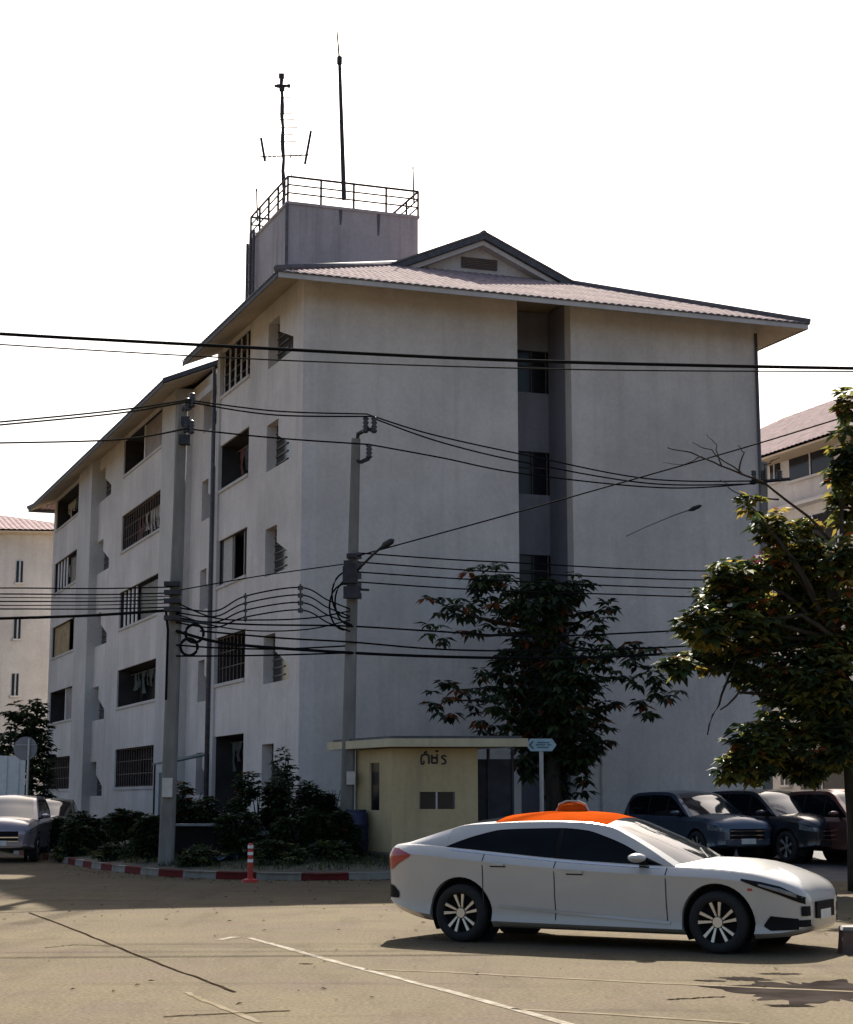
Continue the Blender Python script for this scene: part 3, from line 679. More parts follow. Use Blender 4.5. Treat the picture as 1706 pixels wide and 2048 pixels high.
# right neighbour: long front running away, parallel to the main block
pr = P(1525, 925, 70.5); pr.z = .3
orgR = pr - V * 32
rr_u = []
rv = []
for k in range(5):
    for j in range(9):
        a0 = 1.0 + j * 5.2
        rv.append((a0, a0 + 3.0, 2.0 + k * 3.12, 3.5 + k * 3.12, 'w')); rv.append((a0 + 3.7, a0 + 4.4, 2.2 + k * 3.12, 3.3 + k * 3.12, 'w'))
rb, QR = far_block('apartment_building', 'pale block at the right edge behind the leafy tree, its roof sloping up rightward', orgR, U, V, 14.0, 48, 15.55, .545, rr_u, rv, M['wall_far'])
for k in range(1, 5):
    mb = MB(); z0 = 2.0 + (k - 1) * 3.12 + 1.95
    mb.hexa([QR(-.5, .4, z0), QR(0, .4, z0), QR(0, 47.6, z0), QR(-.5, 47.6, z0)], [QR(-.5, .4, z0 + .14), QR(0, .4, z0 + .14), QR(0, 47.6, z0 + .14), QR(-.5, 47.6, z0 + .14)]); mb.build('ledge', M['trim'], rb)

# ------------------------------------------------------------------ guard booth
bz = .42
c_ = P(783, 1700, 38.6); c_.z = bz
ang_f, ang_l = math.radians(91.0), math.radians(28)
bu = Vector((math.sin(ang_f), math.cos(ang_f), 0)); bv = Vector((-math.sin(ang_l), math.cos(ang_l), 0))
booth = empty('guard_booth', c_, 'small yellow guard booth with flat overhanging roof and dark lettering', 'booth')
def K(s, t, z): return c_ + bu * s + bv * t + Vector((0, 0, z))
def slab(mb, s0, s1, t0, t1, z0, z1):
    mb.hexa([K(s0, t0, z0), K(s1, t0, z0), K(s1, t1, z0), K(s0, t1, z0)], [K(s0, t0, z1), K(s1, t0, z1), K(s1, t1, z1), K(s0, t1, z1)])
HW, WF, WL = 2.33, 1.93, 1.75
for a in ((0, .62, 0, HW), (1.42, WF, 0, HW)):
    mb = MB(); slab(mb, a[0], a[1], 0, .12, a[2], a[3]); mb.build('front_wall', M['booth'], booth)
mb = MB(); slab(mb, .62, 1.42, 0, .12, 0, .98); mb.build('front_wall', M['booth'], booth)
mb = MB(); slab(mb, .62, 1.42, 0, .12, 1.36, HW); mb.build('front_wall', M['booth'], booth)
mb = MB(); slab(mb, .60, 1.44, .06, .09, .96, 1.38); w = mb.build('window', M['glass'], booth)
for s in (.62, 1.0, 1.39):
    mb = MB(); slab(mb, s, s + .03, .01, .058, .98, 1.36); mb.build('window_frame', M['frame'] if s != 1.0 else M['alu'], w)
for t0, t1, z0, z1 in ((.12, .62, 0, HW), (1.15, WL, 0, HW), (.62, 1.15, 0, .95), (.62, 1.15, 2.02, HW)):
    mb = MB(); slab(mb, 0, .12, t0, t1, z0, z1); mb.build('side_wall', M['booth'], booth)
mb = MB(); slab(mb, .05, .08, .6, 1.17, .93, 2.04); mb.build('side_window', M['glass'], booth)
mb = MB(); slab(mb, 0, WF, WL, WL + .12, 0, HW); mb.build('rear_wall', M['booth'], booth)
mb = MB(); slab(mb, WF, WF + .06, .12, WL, 0, HW); mb.build('side_wall', M['booth_dark'], booth)
mb = MB(); slab(mb, WF + .06, 3.1, .75, .85, 0, 2.1); mb.build('screen_panel', M['booth_dark'], booth)
for s in (WF + .08, 2.5, 3.05):
    mb = MB(); slab(mb, s, s + .05, .70, .745, 0, HW); mb.build('screen_post', M['steel_dark'], booth)
mb = MB(); slab(mb, -.35, 2.78, -.55, WL + .9, HW + .02, HW + .20); mb.build('roof', M['booth_fascia'], booth)
mb = MB(); slab(mb, -.25, 2.7, -.45, WL + .8, HW + .203, HW + .26); mb.build('roof_cap', M['fascia'], booth)
mb = MB(); slab(mb, 0, WF, .12, WL, -.02, .03); mb.build('floor', M['concrete'], booth)
mb = MB(); slab(mb, -.2, 3.1, -.25, WL + .3, -.45, -.021); mb.build('plinth', M['soil'], booth)
# the three dark characters painted on the front
glyphs = [[[(0, 0), (0, .17), (.05, .21), (.14, .21), (.17, .16), (.17, 0)], [(0, 0), (.06, 0), (.06, .07)], [(.06, .25), (.13, .27)]],
          [[(.02, .20), (.02, .02), (.14, .02), (.14, .22)], [(.02, .12), (.08, .15), (.14, .10)], [(.10, .28), (.17, .28)]],
          [[(.13, .16), (.07, .19), (.02, .15), (.12, .07), (.11, .01), (.02, 0)]]]
sx = .66
for gl in glyphs:
    mb = MB()
    for st in gl:
        for a, b in zip(st, st[1:]):
            mb.tube([K(sx + a[0], -.006, 1.98 + a[1]), K(sx + b[0], -.006, 1.98 + b[1])], .022, 5)
    mb.build('painted_letter', M['ink'], booth); sx += .215

# arrow sign on a post
sp = P(1084, 1640, 41.5); sp.z = lot_z(41.5)
sign = empty('direction_sign', sp, 'pale blue hexagonal arrow sign on a thin white post beside the booth', 'sign')
st = P(1083, 1502, 41.5)
mb = MB(); mb.tube([sp, Vector((sp.x, sp.y, st.z + .2))], .05, 8); mb.build('post', M['post_white'], sign)
mb = MB(); cz = P(1082, 1490, 41.5); hx = [(-.37, 0), (-.26, -.15), (.26, -.15), (.37, 0), (.26, .15), (-.26, .15)]
mb.hexa([cz + Vector((x, -.075, z)) for x, z in hx], [cz + Vector((x, -.055, z)) for x, z in hx]); pl = mb.build('board', M['sign_blue'], sign)
mb = MB(); ar = [(-.30, 0), (-.22, -.09), (-.17, -.09), (-.24, 0), (-.17, .09), (-.22, .09)]
mb.hexa([cz + Vector((x, -.081, z)) for x, z in ar], [cz + Vector((x, -.0765, z)) for x, z in ar]); mb.build('arrow', M['sign_ink'], pl)
for i, (x0, x1, zz) in enumerate(((-.10, .2, .055), (-.13, .10, 0), (.14, .24, 0), (-.10, .18, -.06))):
    mb = MB(); mb.box(cz + Vector(((x0 + x1) / 2, -.079, zz)), (x1 - x0, .005, .028)); mb.build('lettering', M['sign_ink'], pl)

# ------------------------------------------------------------------ utility poles
def pole(label, pb, pt, w0, w1):
    r = empty('utility_pole', pb, label, 'pole', 'concrete utility poles along the verge')
    mb = MB(); rowsp = []
    for i in range(13):
        f = i / 12; p = pb.lerp(pt, f); w = w0 + (w1 - w0) * f; c = w * .28
        rowsp.append([p + Vector((x, y, 0)) for x, y in ((-w + c, -w), (w - c, -w), (w, -w + c), (w, w - c), (w - c, w), (-w + c, w), (-w, w - c), (-w, -w + c))])
    mb.grid(rowsp, closed=True); mb.face(rowsp[-1]); mb.build('shaft', M['concrete'], r); return r
def insulator(r, base, h=.42, rad=.085):
    mb = MB(); n = 9; pts = [base + Vector((0, 0, h * i / (n - 1))) for i in range(n)]
    mb.tube(pts, [rad * (.55 if i % 2 == 0 else 1.0) for i in range(n)], 8); mb.build('insulator', M['ceramic'], r, smooth=True)
pmb = on_verge(692, 1690, 40.2); pmb.z -= .1; pmt = P(712, 878, 40.2)
pm = pole('concrete utility pole with street lamp arm, standing left of the yellow booth', pmb, pmt, .165, .105)
YM = 40.2
mb = MB(); mb.tube([P(712, 900, YM), P(716, 868, YM - .1), P(735, 858, YM - .25), P(750, 862, YM - .3)], .055, 6); mb.build('bracket', M['steel_dark'], pm)
for px, py in ((731, 866), (748, 866)): insulator(pm, P(px, py, YM - .28), .40)
mb = MB(); mb.tube([P(708, 920, YM), P(722, 924, YM - .15), P(738, 917, YM - .25)], .05, 6); mb.build('bracket', M['steel_dark'], pm)
insulator(pm, P(738, 917, YM - .25), .36)
mb = MB(); mb.tube([P(706, 1150, YM - .15), P(722, 1133, YM - .4), P(745, 1110, YM - .7), P(768, 1090, YM - .9)], .03, 6); mb.build('lamp_arm', M['steel_dark'], pm)
mb = MB(); a, b = P(764, 1094, YM - .85), P(787, 1080, YM - 1.15)
mb.tube([a, a.lerp(b, .3), a.lerp(b, .8), b], [.04, .085, .075, .03], 8); mb.build('lamp_head', M['steel_dark'], pm, smooth=True)
for i in range(5):
    py = 1112 + i * 20; mb = MB(); mb.box(P(706, py, YM - .26), (.30, .18, .10)); mb.build('rack', M['steel_dark'], pm)
    mb = MB(); mb.box(P(718, py, YM - .3), (.12, .14, .14)); mb.build('spool', M['ceramic'], pm)
for px, py, sx, sz in ((700, 1150, .34, .40), (704, 1185, .40, .28), (697, 1130, .22, .2)):
    mb = MB(); mb.box(P(px, py, YM - .33), (sx, .2, sz)); mb.build('junction_box', M['steel_dark'], pm)
mb = MB(); mb.tube([P(700, 1178, YM - .3), P(738, 1180, YM - .5)], .03, 5); mb.build('cross_arm', M['steel_dark'], pm)
for k, (dx, dy) in enumerate(((0, 0), (6, 14), (-5, 24))):
    mb = MB(); q = []
    for i in range(15):
        a = math.pi * (.45 + 1.1 * i / 14); q.append(P(694 + dx + 30 * math.cos(a), 1190 + dy - 46 * math.sin(a), YM - .35 + .03 * k))
    mb.tube(q, .022, 5); mb.build('cable_loop', M['cable'], pm)
mb = MB(); mb.box(P(702, 1556, YM - .32), (.2, .14, .30)); mb.build('meter_box', M['post_white'], pm)
plb = on_verge(333, 1692, 38.4); plb.z -= .1; plt = P(366, 812, 38.4); YL = 38.4
pl_ = pole('concrete utility pole with cable coils, standing in front of the balconies', plb, plt, .165, .11)
mb = MB(); mb.tube([P(362, 830, YL), P(368, 818, YL - .1), P(382, 815, YL - .2)], .05, 6); mb.build('bracket', M['steel_dark'], pl_)
for px, py, h in ((374, 822, .30), (384, 815, .34), (372, 866, .3), (382, 868, .32)): insulator(pl_, P(px, py, YL - .25), h, .085)
for px, py, sx, sz in ((372, 843, .2, .2), (370, 880, .26, .22)):
    mb = MB(); mb.box(P(px, py, YL - .2), (sx, .2, sz)); mb.build('clamp', M['steel_dark'], pl_)
for i in range(5):
    py = 1168 + i * 17; mb = MB(); mb.box(P(345, py, YL - .27), (.36, .2, .10)); mb.build('rack', M['steel_dark'], pl_)
for cx, cy, rr_ in ((389, 1267, 18), (378, 1294, 17)):
    mb = MB(); mb.tube([P(cx + rr_ * math.cos(a * .2618), cy + rr_ * math.sin(a * .2618), YL - .3) for a in range(25)], .035, 6, cap=False); mb.build('cable_coil', M['cable'], pl_, smooth=True)
mb = MB(); mb.tube([P(350, 1240, YL - .2), P(420, 1248, YL - .25)], .03, 5); mb.build('cross_arm', M['steel_dark'], pl_)
mb = MB(); mb.tube([P(332, 1222, YL - .25), P(336, 1260, YL - .27), P(334, 1330, YL - .25), P(332, 1400, YL - .24)], .03, 5); mb.build('riser_cable', M['cable'], pl_)
mb = MB(); mb.box(P(335, 1575, YL - .24), (.22, .10, .42)); mb.build('notice_plate', M['post_white'], pl_)
# third pole, far right, behind the tree
prb = Vector(P(1534, 1600, 47.0)); prb.z = .1; prt = P(1527, 925, 47.0)
p3 = pole('slim dark utility pole half hidden behind the leafy tree at right', prb, prt, .13, .09)
mb = MB(); mb.tube([P(1500, 965, 46.9), P(1580, 958, 46.9)], .05, 6); mb.build('cross_arm', M['steel_dark'], p3)
for px in (1508, 1527, 1560): insulator(p3, P(px, 962, 46.9), .3)
# far street lamp seen against the end wall
wl_ = B(W * .66, -.02, 1.0); q0 = P(1228, 1084, 50.55)
lt = empty('wall_lamp', q0, 'small grey lamp head on a slanting arm fixed to the blank end wall', 'lamp')
mb = MB(); mb.box(q0, (.12, .12, .2)); mb.build('bracket', M['cable_pale'], lt)
mb = MB(); mb.tube([q0, P(1290, 1055, 49.6), P(1345, 1032, 48.9), P(1385, 1018, 48.4)], [.014, .014, .018, .022], 5); mb.build('arm', M['panel_lamp'], lt)
mb = MB(); a, b = P(1378, 1021, 48.4), P(1403, 1011, 48.1); mb.tube([a, a.lerp(b, .35), a.lerp(b, .8), b], [.03, .07, .055, .02], 8); mb.build('lamp_head', M['steel_dark'], lt, smooth=True)

# ------------------------------------------------------------------ cables
def cable(pix, depths, r, label, m='cable', group='overhead cables', n=16, name='overhead_cable'):
    """smooth hanging cable through surveyed points"""
    q = [P(x, y, d) for (x, y), d in zip(pix, depths)]; pts = []
    for i in range(len(q) - 1):
        p0, p1, p2, p3_ = q[max(i-1, 0)], q[i], q[i+1], q[min(i+2, len(q)-1)]
        for j in range(n):
            t = j / n; pts.append(.5 * ((2*p1) + (p2-p0)*t + (2*p0-5*p1+4*p2-p3_)*t*t + (3*p1-p0-3*p2+p3_)*t**3))
    pts.append(q[-1]); mb = MB(); mb.tube(pts, r, 5)
    return tag(mb.build(name, M[m], smooth=True), label, 'cable', group)
cable([(-260, 650), (0, 668), (400, 690), (1030, 721), (1706, 737), (1960, 738)], [30] * 6, .034, 'thick black cable, topmost of all the cables, crossing the whole picture')
cable([(-260, 668), (0, 689), (550, 720), (1150, 739), (1706, 743), (1960, 742)], [30.5] * 6, .015, 'thin cable hanging just below the thick topmost cable', 'cable_pale')
cable([(-200, 860), (0, 844), (240, 820), (374, 800)], [36, 36.6, 37.6, 38.1], .022, 'upper of two close wires running left from the coil-hung pole top', 'cable_pale')
cable([(-200, 868), (0, 850), (240, 826), (384, 802)], [36, 36.6, 37.6, 38.1], .022, 'lower of two close wires running left from the coil-hung pole top', 'cable_pale')
cable([(-200, 888), (0, 886), (240, 879), (376, 857)], [36, 36.6, 37.6, 38.1], .022, 'single wire leaving the coil-hung pole leftward below the close pair', 'cable_pale')
cable([(376, 800), (550, 822), (733, 828)], [38.1, 39, 39.9], .02, 'upper wire between the tops of the two concrete poles')
cable([(386, 806), (550, 830), (750, 833)], [38.1, 39, 39.9], .02, 'middle wire between the tops of the two concrete poles')
cable([(376, 858), (550, 876), (738, 889)], [38.1, 39, 39.9], .02, 'lowest wire between the tops of the two concrete poles')
cable([(733, 828), (860, 868), (1050, 910), (1300, 958), (1527, 962)], [39.9, 40.6, 42, 44.5, 46.8], .02, 'upper wire sagging rightward from the lamp-arm pole top')
cable([(750, 838), (880, 884), (1050, 925), (1300, 967), (1510, 968)], [39.9, 40.6, 42, 44.5, 46.8], .02, 'middle wire sagging rightward from the lamp-arm pole top')
cable([(738, 889), (880, 915), (1050, 948), (1340, 976), (1560, 962)], [39.9, 40.6, 42, 44.8, 46.8], .02, 'lowest wire sagging rightward from the lamp-arm pole top')
cable([(715, 1112), (1000, 1034), (1280, 955), (1520, 886), (1740, 818)], [39.8, 38, 36.2, 34.6, 33], .017, 'taut diagonal cable climbing from the lamp-arm pole to the right edge')
cable([(360, 1180), (520, 1152), (690, 1128)], [38.2, 39.1, 40], .014, 'thin cable rising from the coil-hung pole to the lamp-arm pole')
for i, (y0, y1, y2) in enumerate(((1106, 1126, 1142), (1124, 1146, 1160), (1144, 1163, 1177), (1164, 1183, 1194))):
    cable([(716, y0), (900, (y0 + y1) / 2 + 3), (1040, y1), (1240, y2 - 5), (1425, y2), (1640, y2 - 4)], [39.9, 40.6, 41.4, 42.8, 44, 45.5], .018,
          ('topmost', 'second', 'third', 'lowest')[i] + ' of four parallel service wires right of the lamp-arm pole')
for i, (y0, y1) in enumerate(((1176, 1174), (1188, 1186), (1203, 1199), (1218, 1214))):
    cable([(-160, y0 + 2), (0, y0), (200, (y0 + y1) / 2 + 2), (345, y1)], [36.4, 37, 37.8, 38.15], .016,
          ('topmost', 'second', 'third', 'lowest')[i] + ' of four thin parallel wires left of the coil-hung pole')
cable([(-160, 1240), (0, 1237), (180, 1231), (335, 1221)], [36.4, 37, 37.8, 38.1], .034, 'thick black cable sagging left from the coil-hung pole under the thin wires')
for i in range(4):
    y = 1178 + i * 15
    cable([(352, 1215 + i * 10), (430, 1222 + i * 11), (492, 1192 + i * 14), (601, y - 3), (655, y + 22), (700, y + 40)], [38.2, 38.6, 38.9, 39.4, 39.7, 39.95], .018,
          ('topmost', 'second', 'third', 'lowest')[i] + ' of four kinked wires held by the spreader between the poles')
cable([(352, 1240), (500, 1249), (690, 1252), (860, 1262), (1040, 1272), (1220, 1268), (1660, 1245)], [38.2, 38.9, 40, 40.7, 41.4, 42.4, 44], .022, 'black communication cable, upper of the low bundle passing the lamp-arm pole')
cable([(400, 1262), (560, 1276), (700, 1284), (870, 1298), (1050, 1302), (1250, 1298), (1660, 1278)], [38.3, 39.1, 40, 40.7, 41.4, 42.5, 44], .022, 'black communication cable, middle of the low bundle passing the lamp-arm pole')
cable([(352, 1262), (420, 1281), (500, 1292), (690, 1305), (870, 1313), (1050, 1316), (1250, 1312), (1660, 1290)], [38.2, 38.5, 38.7, 40, 40.7, 41.4, 42.5, 44], .036, 'thick black cable, lowest of the low bundle passing the lamp-arm pole')
cable([(352, 1312), (430, 1312), (560, 1310), (690, 1306)], [38.2, 38.5, 39.2, 40], .02, 'slack cable below the coils, joining the two concrete poles')
cable([(-160, 1196), (0, 1195), (200, 1196), (345, 1192)], [36.4, 37, 37.8, 38.15], .012, 'faint wire between the second and third parallel wires left of the coil-hung pole', 'cable_pale')
cable([(-160, 1212), (0, 1211), (200, 1210), (345, 1206)], [36.4, 37, 37.8, 38.15], .012, 'faint wire between the third and lowest parallel wires left of the coil-hung pole', 'cable_pale')
cable([(352, 1205), (430, 1236), (520, 1240), (620, 1236), (700, 1222)], [38.2, 38.6, 39, 39.5, 40], .018, 'drooping wire under the spreader, joining the two concrete poles')
cable([(352, 1228), (430, 1252), (520, 1262), (620, 1258), (700, 1240)], [38.2, 38.6, 39, 39.5, 40], .016, 'lower drooping wire under the spreader, joining the two concrete poles')
cable([(352, 1290), (440, 1296), (560, 1298), (690, 1292)], [38.2, 38.5, 39.2, 40], .02, 'cable passing through the coils towards the lamp-arm pole')
mb = MB()
for i in range(4):
    mb.box(P(601, 1176 + i * 15, 39.4), (.12, .07, .10))
mb.tube([P(601, 1168, 39.4), P(601, 1226, 39.4)], .022, 5); tag(mb.build('cable_spreader', M['ceramic']), 'black cable spreader holding four wires apart midway between the poles', 'spreader')
mb = MB(); mb.tube([P(491, 1186, 38.9), P(491, 1244, 38.9)], .018, 5)
for i in range(4): mb.box(P(491, 1193 + i * 14, 38.9), (.08, .06, .07))
tag(mb.build('cable_spreader', M['ceramic']), 'thinner cable spreader nearer the coil-hung pole', 'spreader')

# ------------------------------------------------------------------ vehicles
M['car_white'] = mat('white_car_paint', (.44, .425, .40), .28, var=.03, scale=3, coat=.6)
M['car_orange'] = mat('orange_roof_film', (.42, .062, .008), .9, var=.14, scale=4, spec=.0)
M['car_glass'] = mat('tinted_car_glass', (.004, .005, .007), .06, var=.2, spec=.12)
M['screen_glass'] = mat('windscreen_glass', (.02, .024, .028), .05, var=.2, spec=1.0)
M['tyre'] = mat('tyre_rubber', (.012, .012, .013), .85, var=.2, scale=20)
M['alloy'] = mat('alloy_silver', (.62, .61, .58), .28, .75, var=.08)
M['well'] = mat('wheel_well_plastic', (.006, .006, .007), .9)
M['trim_black'] = mat('black_plastic', (.009, .009, .010), .7, spec=.12)
M['lamp_red'] = mat('red_lamp_lens', (.30, .006, .010), .15, coat=.8, var=.25, scale=10)
M['lamp_clear'] = mat('clear_lamp_lens', (.16, .17, .18), .08, var=.5, scale=14, coat=.8)
M['chrome'] = mat('chrome', (.75, .75, .76), .12, 1.0, var=.05)
M['seam'] = mat('panel_gap', (.03, .03, .03), .8)
M['plate'] = mat('number_plate', (.60, .60, .56), .5)
def car_paint(name, c, metal=.35): return mat(name, c, .30, metal, var=.06, scale=3, coat=.7)

def make_car(name, label, cfg, loc, rz, group=None):
    root = empty(name, loc, label, 'car' if 'cat' not in cfg else cfg['cat'], group, rz)
    c = lambda k, x: smooth_curve(cfg[k], x)
    x0, x1 = cfg['span']
    def section(x):                      # half cross-section, bottom centre -> side -> top centre
        zb, zs, w, cr = c('bottom', x), c('shoulder', x), c('half_width', x), c('crown', x)
        zl = zb + (zs - zb) * .10; zm = zb + (zs - zb) * .48; zu = zb + (zs - zb) * .74; zk = zb + (zs - zb) * .90
        return [(0, zb), (w*.55, zb), (w*.86, zb + .012), (w*.968, zl), (w*.945, zb + (zs - zb)*.25), (w*.975, zm), (w*.984, zu), (w*1.0, zb + (zs - zb)*.865), (w*.915, zs - .012), (w*.86, zs + .004 + cr*.10), (w*.62, zs + cr*.52), (w*.32, zs + cr*.86), (0, zs + cr)]
    n = cfg.get('nst', 54); xs = [x0 + (x1 - x0) * (.5 - .5 * math.cos(math.pi * i / (n - 1))) for i in range(n)]
    rings = []
    for x in xs:
        h = section(x); rings.append([(x, -y, z) for y, z in h] + [(x, y, z) for y, z in reversed(h[1:-1])])
    mb = MB(); mb.grid(rings, closed=True); mb.face(list(reversed(rings[0]))); mb.face(rings[-1])
    body = mb.build('body', cfg['paint'], root, smooth=True, world=False)
    # wheel arches cut out of the body
    rw = cfg['wheel_r']; ra = cfg.get('arch_r', rw * 1.18)
    W_ = max(v for _, v in cfg['half_width'])
    mbc = MB()
    for xw in cfg['axles']:
        for sg in (-1, 1):
            ya, yb = sg * (W_ - .34), sg * (W_ + .2)
            mbc.hexa([(xw + ra * math.cos(a * math.pi / 18), ya, rw + ra * math.sin(a * math.pi / 18)) for a in range(36)], [(xw + ra * math.cos(a * math.pi / 18), yb, rw + ra * math.sin(a * math.pi / 18)) for a in range(36)])
    cut = mbc.build('cutter', cfg['paint'], root, world=False)
    md = body.modifiers.new('arches', 'BOOLEAN'); md.operation = 'DIFFERENCE'; md.object = cut; md.solver = 'EXACT'
    bpy.context.view_layer.update(); dg = bpy.context.evaluated_depsgraph_get()
    me = bpy.data.meshes.new_from_object(body.evaluated_get(dg)); body.modifiers.clear(); old = body.data; body.data = me
    bpy.data.meshes.remove(old); bpy.data.objects.remove(cut)
    for p in me.polygons: p.use_smooth = len(p.vertices) < 7
    try: me.set_sharp_from_angle(angle=math.radians(38))
    except Exception: pass
    def side_y(x, z):
        h = section(x)
        for (ya, za), (yb, zb) in zip(h[2:], h[3:10]):
            if za <= z <= zb and zb > za: return ya + (yb - ya) * (z - za) / (zb - za)
        return h[2][0] if z < h[2][1] else h[8][0]
    def side_patch(nm, m, xa, xb, lo, hi, eps=.006, parent=root, sides=(-1, 1), nx=14, nz=4):
        for sg in sides:
            rowsx = []
            for i in range(nx + 1):
                x = xa + (xb - xa) * i / nx; l_, h_ = lo(x) if callable(lo) else lo, hi(x) if callable(hi) else hi
                rowsx.append([(x + (eps if x > (x0 + x1) / 2 else -eps) * .6, sg * (side_y(x, l_ + (h_ - l_) * j / nz) + eps), l_ + (h_ - l_) * j / nz) for j in range(nz + 1)])
            mbp = MB(); mbp.grid(rowsx); mbp.build(nm, m, parent, smooth=True, world=False)
    root_patch = side_patch
    # wheel wells and wheels
    for xw in cfg['axles']:
        for sg in (-1, 1):
            mb = MB(); rr = ra - .012; yi, yo = sg * (W_ - .33), sg * (side_y(xw, min(rw + ra * .7, c('shoulder', xw) - .1)) - .06)
            A = range(-6, 43); rowsw = [[(xw + rr * math.cos(a * math.pi / 36), y, rw + rr * math.sin(a * math.pi / 36)) for a in A] for y in (yi, yo)]
            mb.grid(rowsw); mb.face([(xw + rr * math.cos(a * math.pi / 18), yi, rw + rr * math.sin(a * math.pi / 18)) for a in range(36)]); mb.build('wheel_well', M['well'], root, world=False)
            wc = sg * (W_ - .115); hw = .105
            mb = MB(); prof = [(rw * .70, -hw), (rw * .90, -hw), (rw * .985, -hw * .72), (rw, -hw * .3), (rw, hw * .3), (rw * .985, hw * .72), (rw * .90, hw), (rw * .70, hw), (rw * .66, hw * .6), (rw * .66, -hw * .6)]
            N = 36; mb.grid([[(xw + r_ * math.cos(2*math.pi*a/N), wc + y_, rw + r_ * math.sin(2*math.pi*a/N)) for r_, y_ in prof] for a in range(N + 1)], closed=True)
            tyre = mb.build('wheel', M['tyre'], root, smooth=True, world=False)
            yo = wc + sg * hw * .62
            mb = MB(); mb.face([(xw + rw * .68 * math.cos(a * math.pi / 18), wc + sg * hw * .1, rw + rw * .68 * math.sin(a * math.pi / 18)) for a in range(36)]); mb.build('brake_disc', M['trim_black'], tyre, world=False)
            mb = MB(); mb.grid([[(xw + r_ * rw * math.cos(2*math.pi*a/N), wc + sg * y_, rw + r_ * rw * math.sin(2*math.pi*a/N)) for r_, y_ in ((.66, hw * .55), (.715, hw * .98), (.735, hw * 1.0), (.72, hw * .8))] for a in range(N + 1)]); mb.build('rim', M['alloy'], tyre, smooth=True, world=False)
            ns = cfg.get('spokes', 10); mb = MB()
            for k in range(ns):
                a = (2 * math.pi * (k // 2 + .25) / (ns / 2) + (.24 if k % 2 else -.24)) if cfg.get('twin') else 2 * math.pi * (k + .25) / ns; tw = .10
                def pp(r_, da, y_): return (xw + r_ * rw * math.cos(a + da), yo + sg * y_, rw + r_ * rw * math.sin(a + da))
                wd = cfg.get('spoke_w', .13)
                mb.hexa([pp(.2, -.16, -.02), pp(.2, .16, -.02), pp(.66, wd + tw, -.005), pp(.66, -wd + tw, -.005)], [pp(.2, -.16, .004), pp(.2, .16, .004), pp(.66, wd * .8 + tw, .018), pp(.66, -wd * .8 + tw, .018)])
            mb.hexa([(xw + .2 * rw * math.cos(a * math.pi / 6), yo - sg * .02, rw + .2 * rw * math.sin(a * math.pi / 6)) for a in range(12)], [(xw + .17 * rw * math.cos(a * math.pi / 6), yo + sg * .012, rw + .17 * rw * math.sin(a * math.pi / 6)) for a in range(12)])
            sp_ = mb.build('spokes', M['alloy'], tyre, world=False)
    # cabin
    xr, xf = cfg['cabin']
    def belt(x): return (side_y(x, c('shoulder', x) - .015) * cfg.get('belt_in', .975), c('shoulder', x) - .01)
    def rail(x): return (c('rail_y', x), max(c('rail_z', x), belt(x)[1]))
    NX = 44; xc = [xr + (xf - xr) * i / NX for i in range(NX + 1)]
    ga, gb = cfg['glass_x']
    def side_pt(x, v, sg, push=0.0):
        yb, zb = belt(x); yr, zr = rail(x); bul = .035 * math.sin(math.pi * v) * min(1, (zr - zb) / .3)
        return (x, sg * (yb + (yr - yb) * v + bul + push), zb + (zr - zb) * v)
    def gtop(x):                          # share of the side taken by glass
        zb, zr = belt(x)[1], rail(x)[1]
        zt = c('glass_top', x); return max(0.0, min(.97, (zt - zb) / max(1e-3, zr - zb)))
    for sg in (-1, 1):
        mb = MB()
        mb.grid([[side_pt(x, j / 6, sg) for j in range(7)] for x in xc if x <= ga + 1e-6] + [[side_pt(ga, j / 6, sg) for j in range(7)]])
        xm = [ga + (gb - ga) * i / 40 for i in range(41)]
        mb.grid([[side_pt(x, gtop(x) + (1 - gtop(x)) * j / 3, sg) for j in range(4)] for x in xm])
        mb.grid([[side_pt(gb, j / 6, sg) for j in range(7)]] + [[side_pt(x, j / 6, sg) for j in range(7)] for x in xc if x > gb])
        mb.build('pillar', cfg['paint'], root, smooth=True, world=False)
        splits = [ga] + list(cfg['glass_split']) + [gb]
        for a, b in zip(splits, splits[1:]):
            mb = MB(); aa = a + (.012 if a != ga else 0); bb = b - (.012 if b != gb else 0)
            mb.grid([[side_pt(aa + (bb - aa) * i / 18, gtop(aa + (bb - aa) * i / 18) * j / 4, sg, -.008) for j in range(5)] for i in range(19)]); mb.build('side_window', M['car_glass'], root, smooth=True, world=False)
        for s_ in cfg['glass_split']:
            mb = MB(); mb.grid([[side_pt(s_ + d, gtop(s_) * j / 4, sg, -.005) for j in range(5)] for d in (-.03, .03)]); mb.build('pillar_trim', M['trim_black'], root, world=False)
    def top_pt(x, v):                     # v -1..1 across
        yr, zr = rail(x); bow = cfg.get('bow', .18); k = 1 - v * v
        fx = max(0, (x - cfg['header']) / (xf - cfg['header'])); rx = max(0, (cfg['rear_header'] - x) / (cfg['rear_header'] - xr))
        return (x + bow * k * fx - .10 * k * rx, v * yr, zr + c('top_crown', x) * k)
    tv = [-1, -.96, -.88, -.7, -.45, -.2, 0, .2, .45, .7, .88, .96, 1]
    def top(nm, m, xa, xb, lo, hi, nseg, push=0.0):
        vs = [v for v in tv if lo <= v <= hi]; mb = MB()
        mb.grid([[(lambda p: (p[0], p[1], p[2] + push))(top_pt(xa + (xb - xa) * i / nseg, v)) for v in vs] for i in range(nseg + 1)]); return mb.build(nm, m, root, smooth=True, world=False)
    hd, rh = cfg['header'], cfg['rear_header']
    top('roof', cfg['roof_paint'], rh, hd, -.96, .96, 18)
    for lo, hi in ((-1, -.96), (.96, 1)): top('roof_rail', cfg['paint'], rh, hd, lo, hi, 18)
    top('windscreen', M['screen_glass'], hd, xf, -.88, .88, 14)
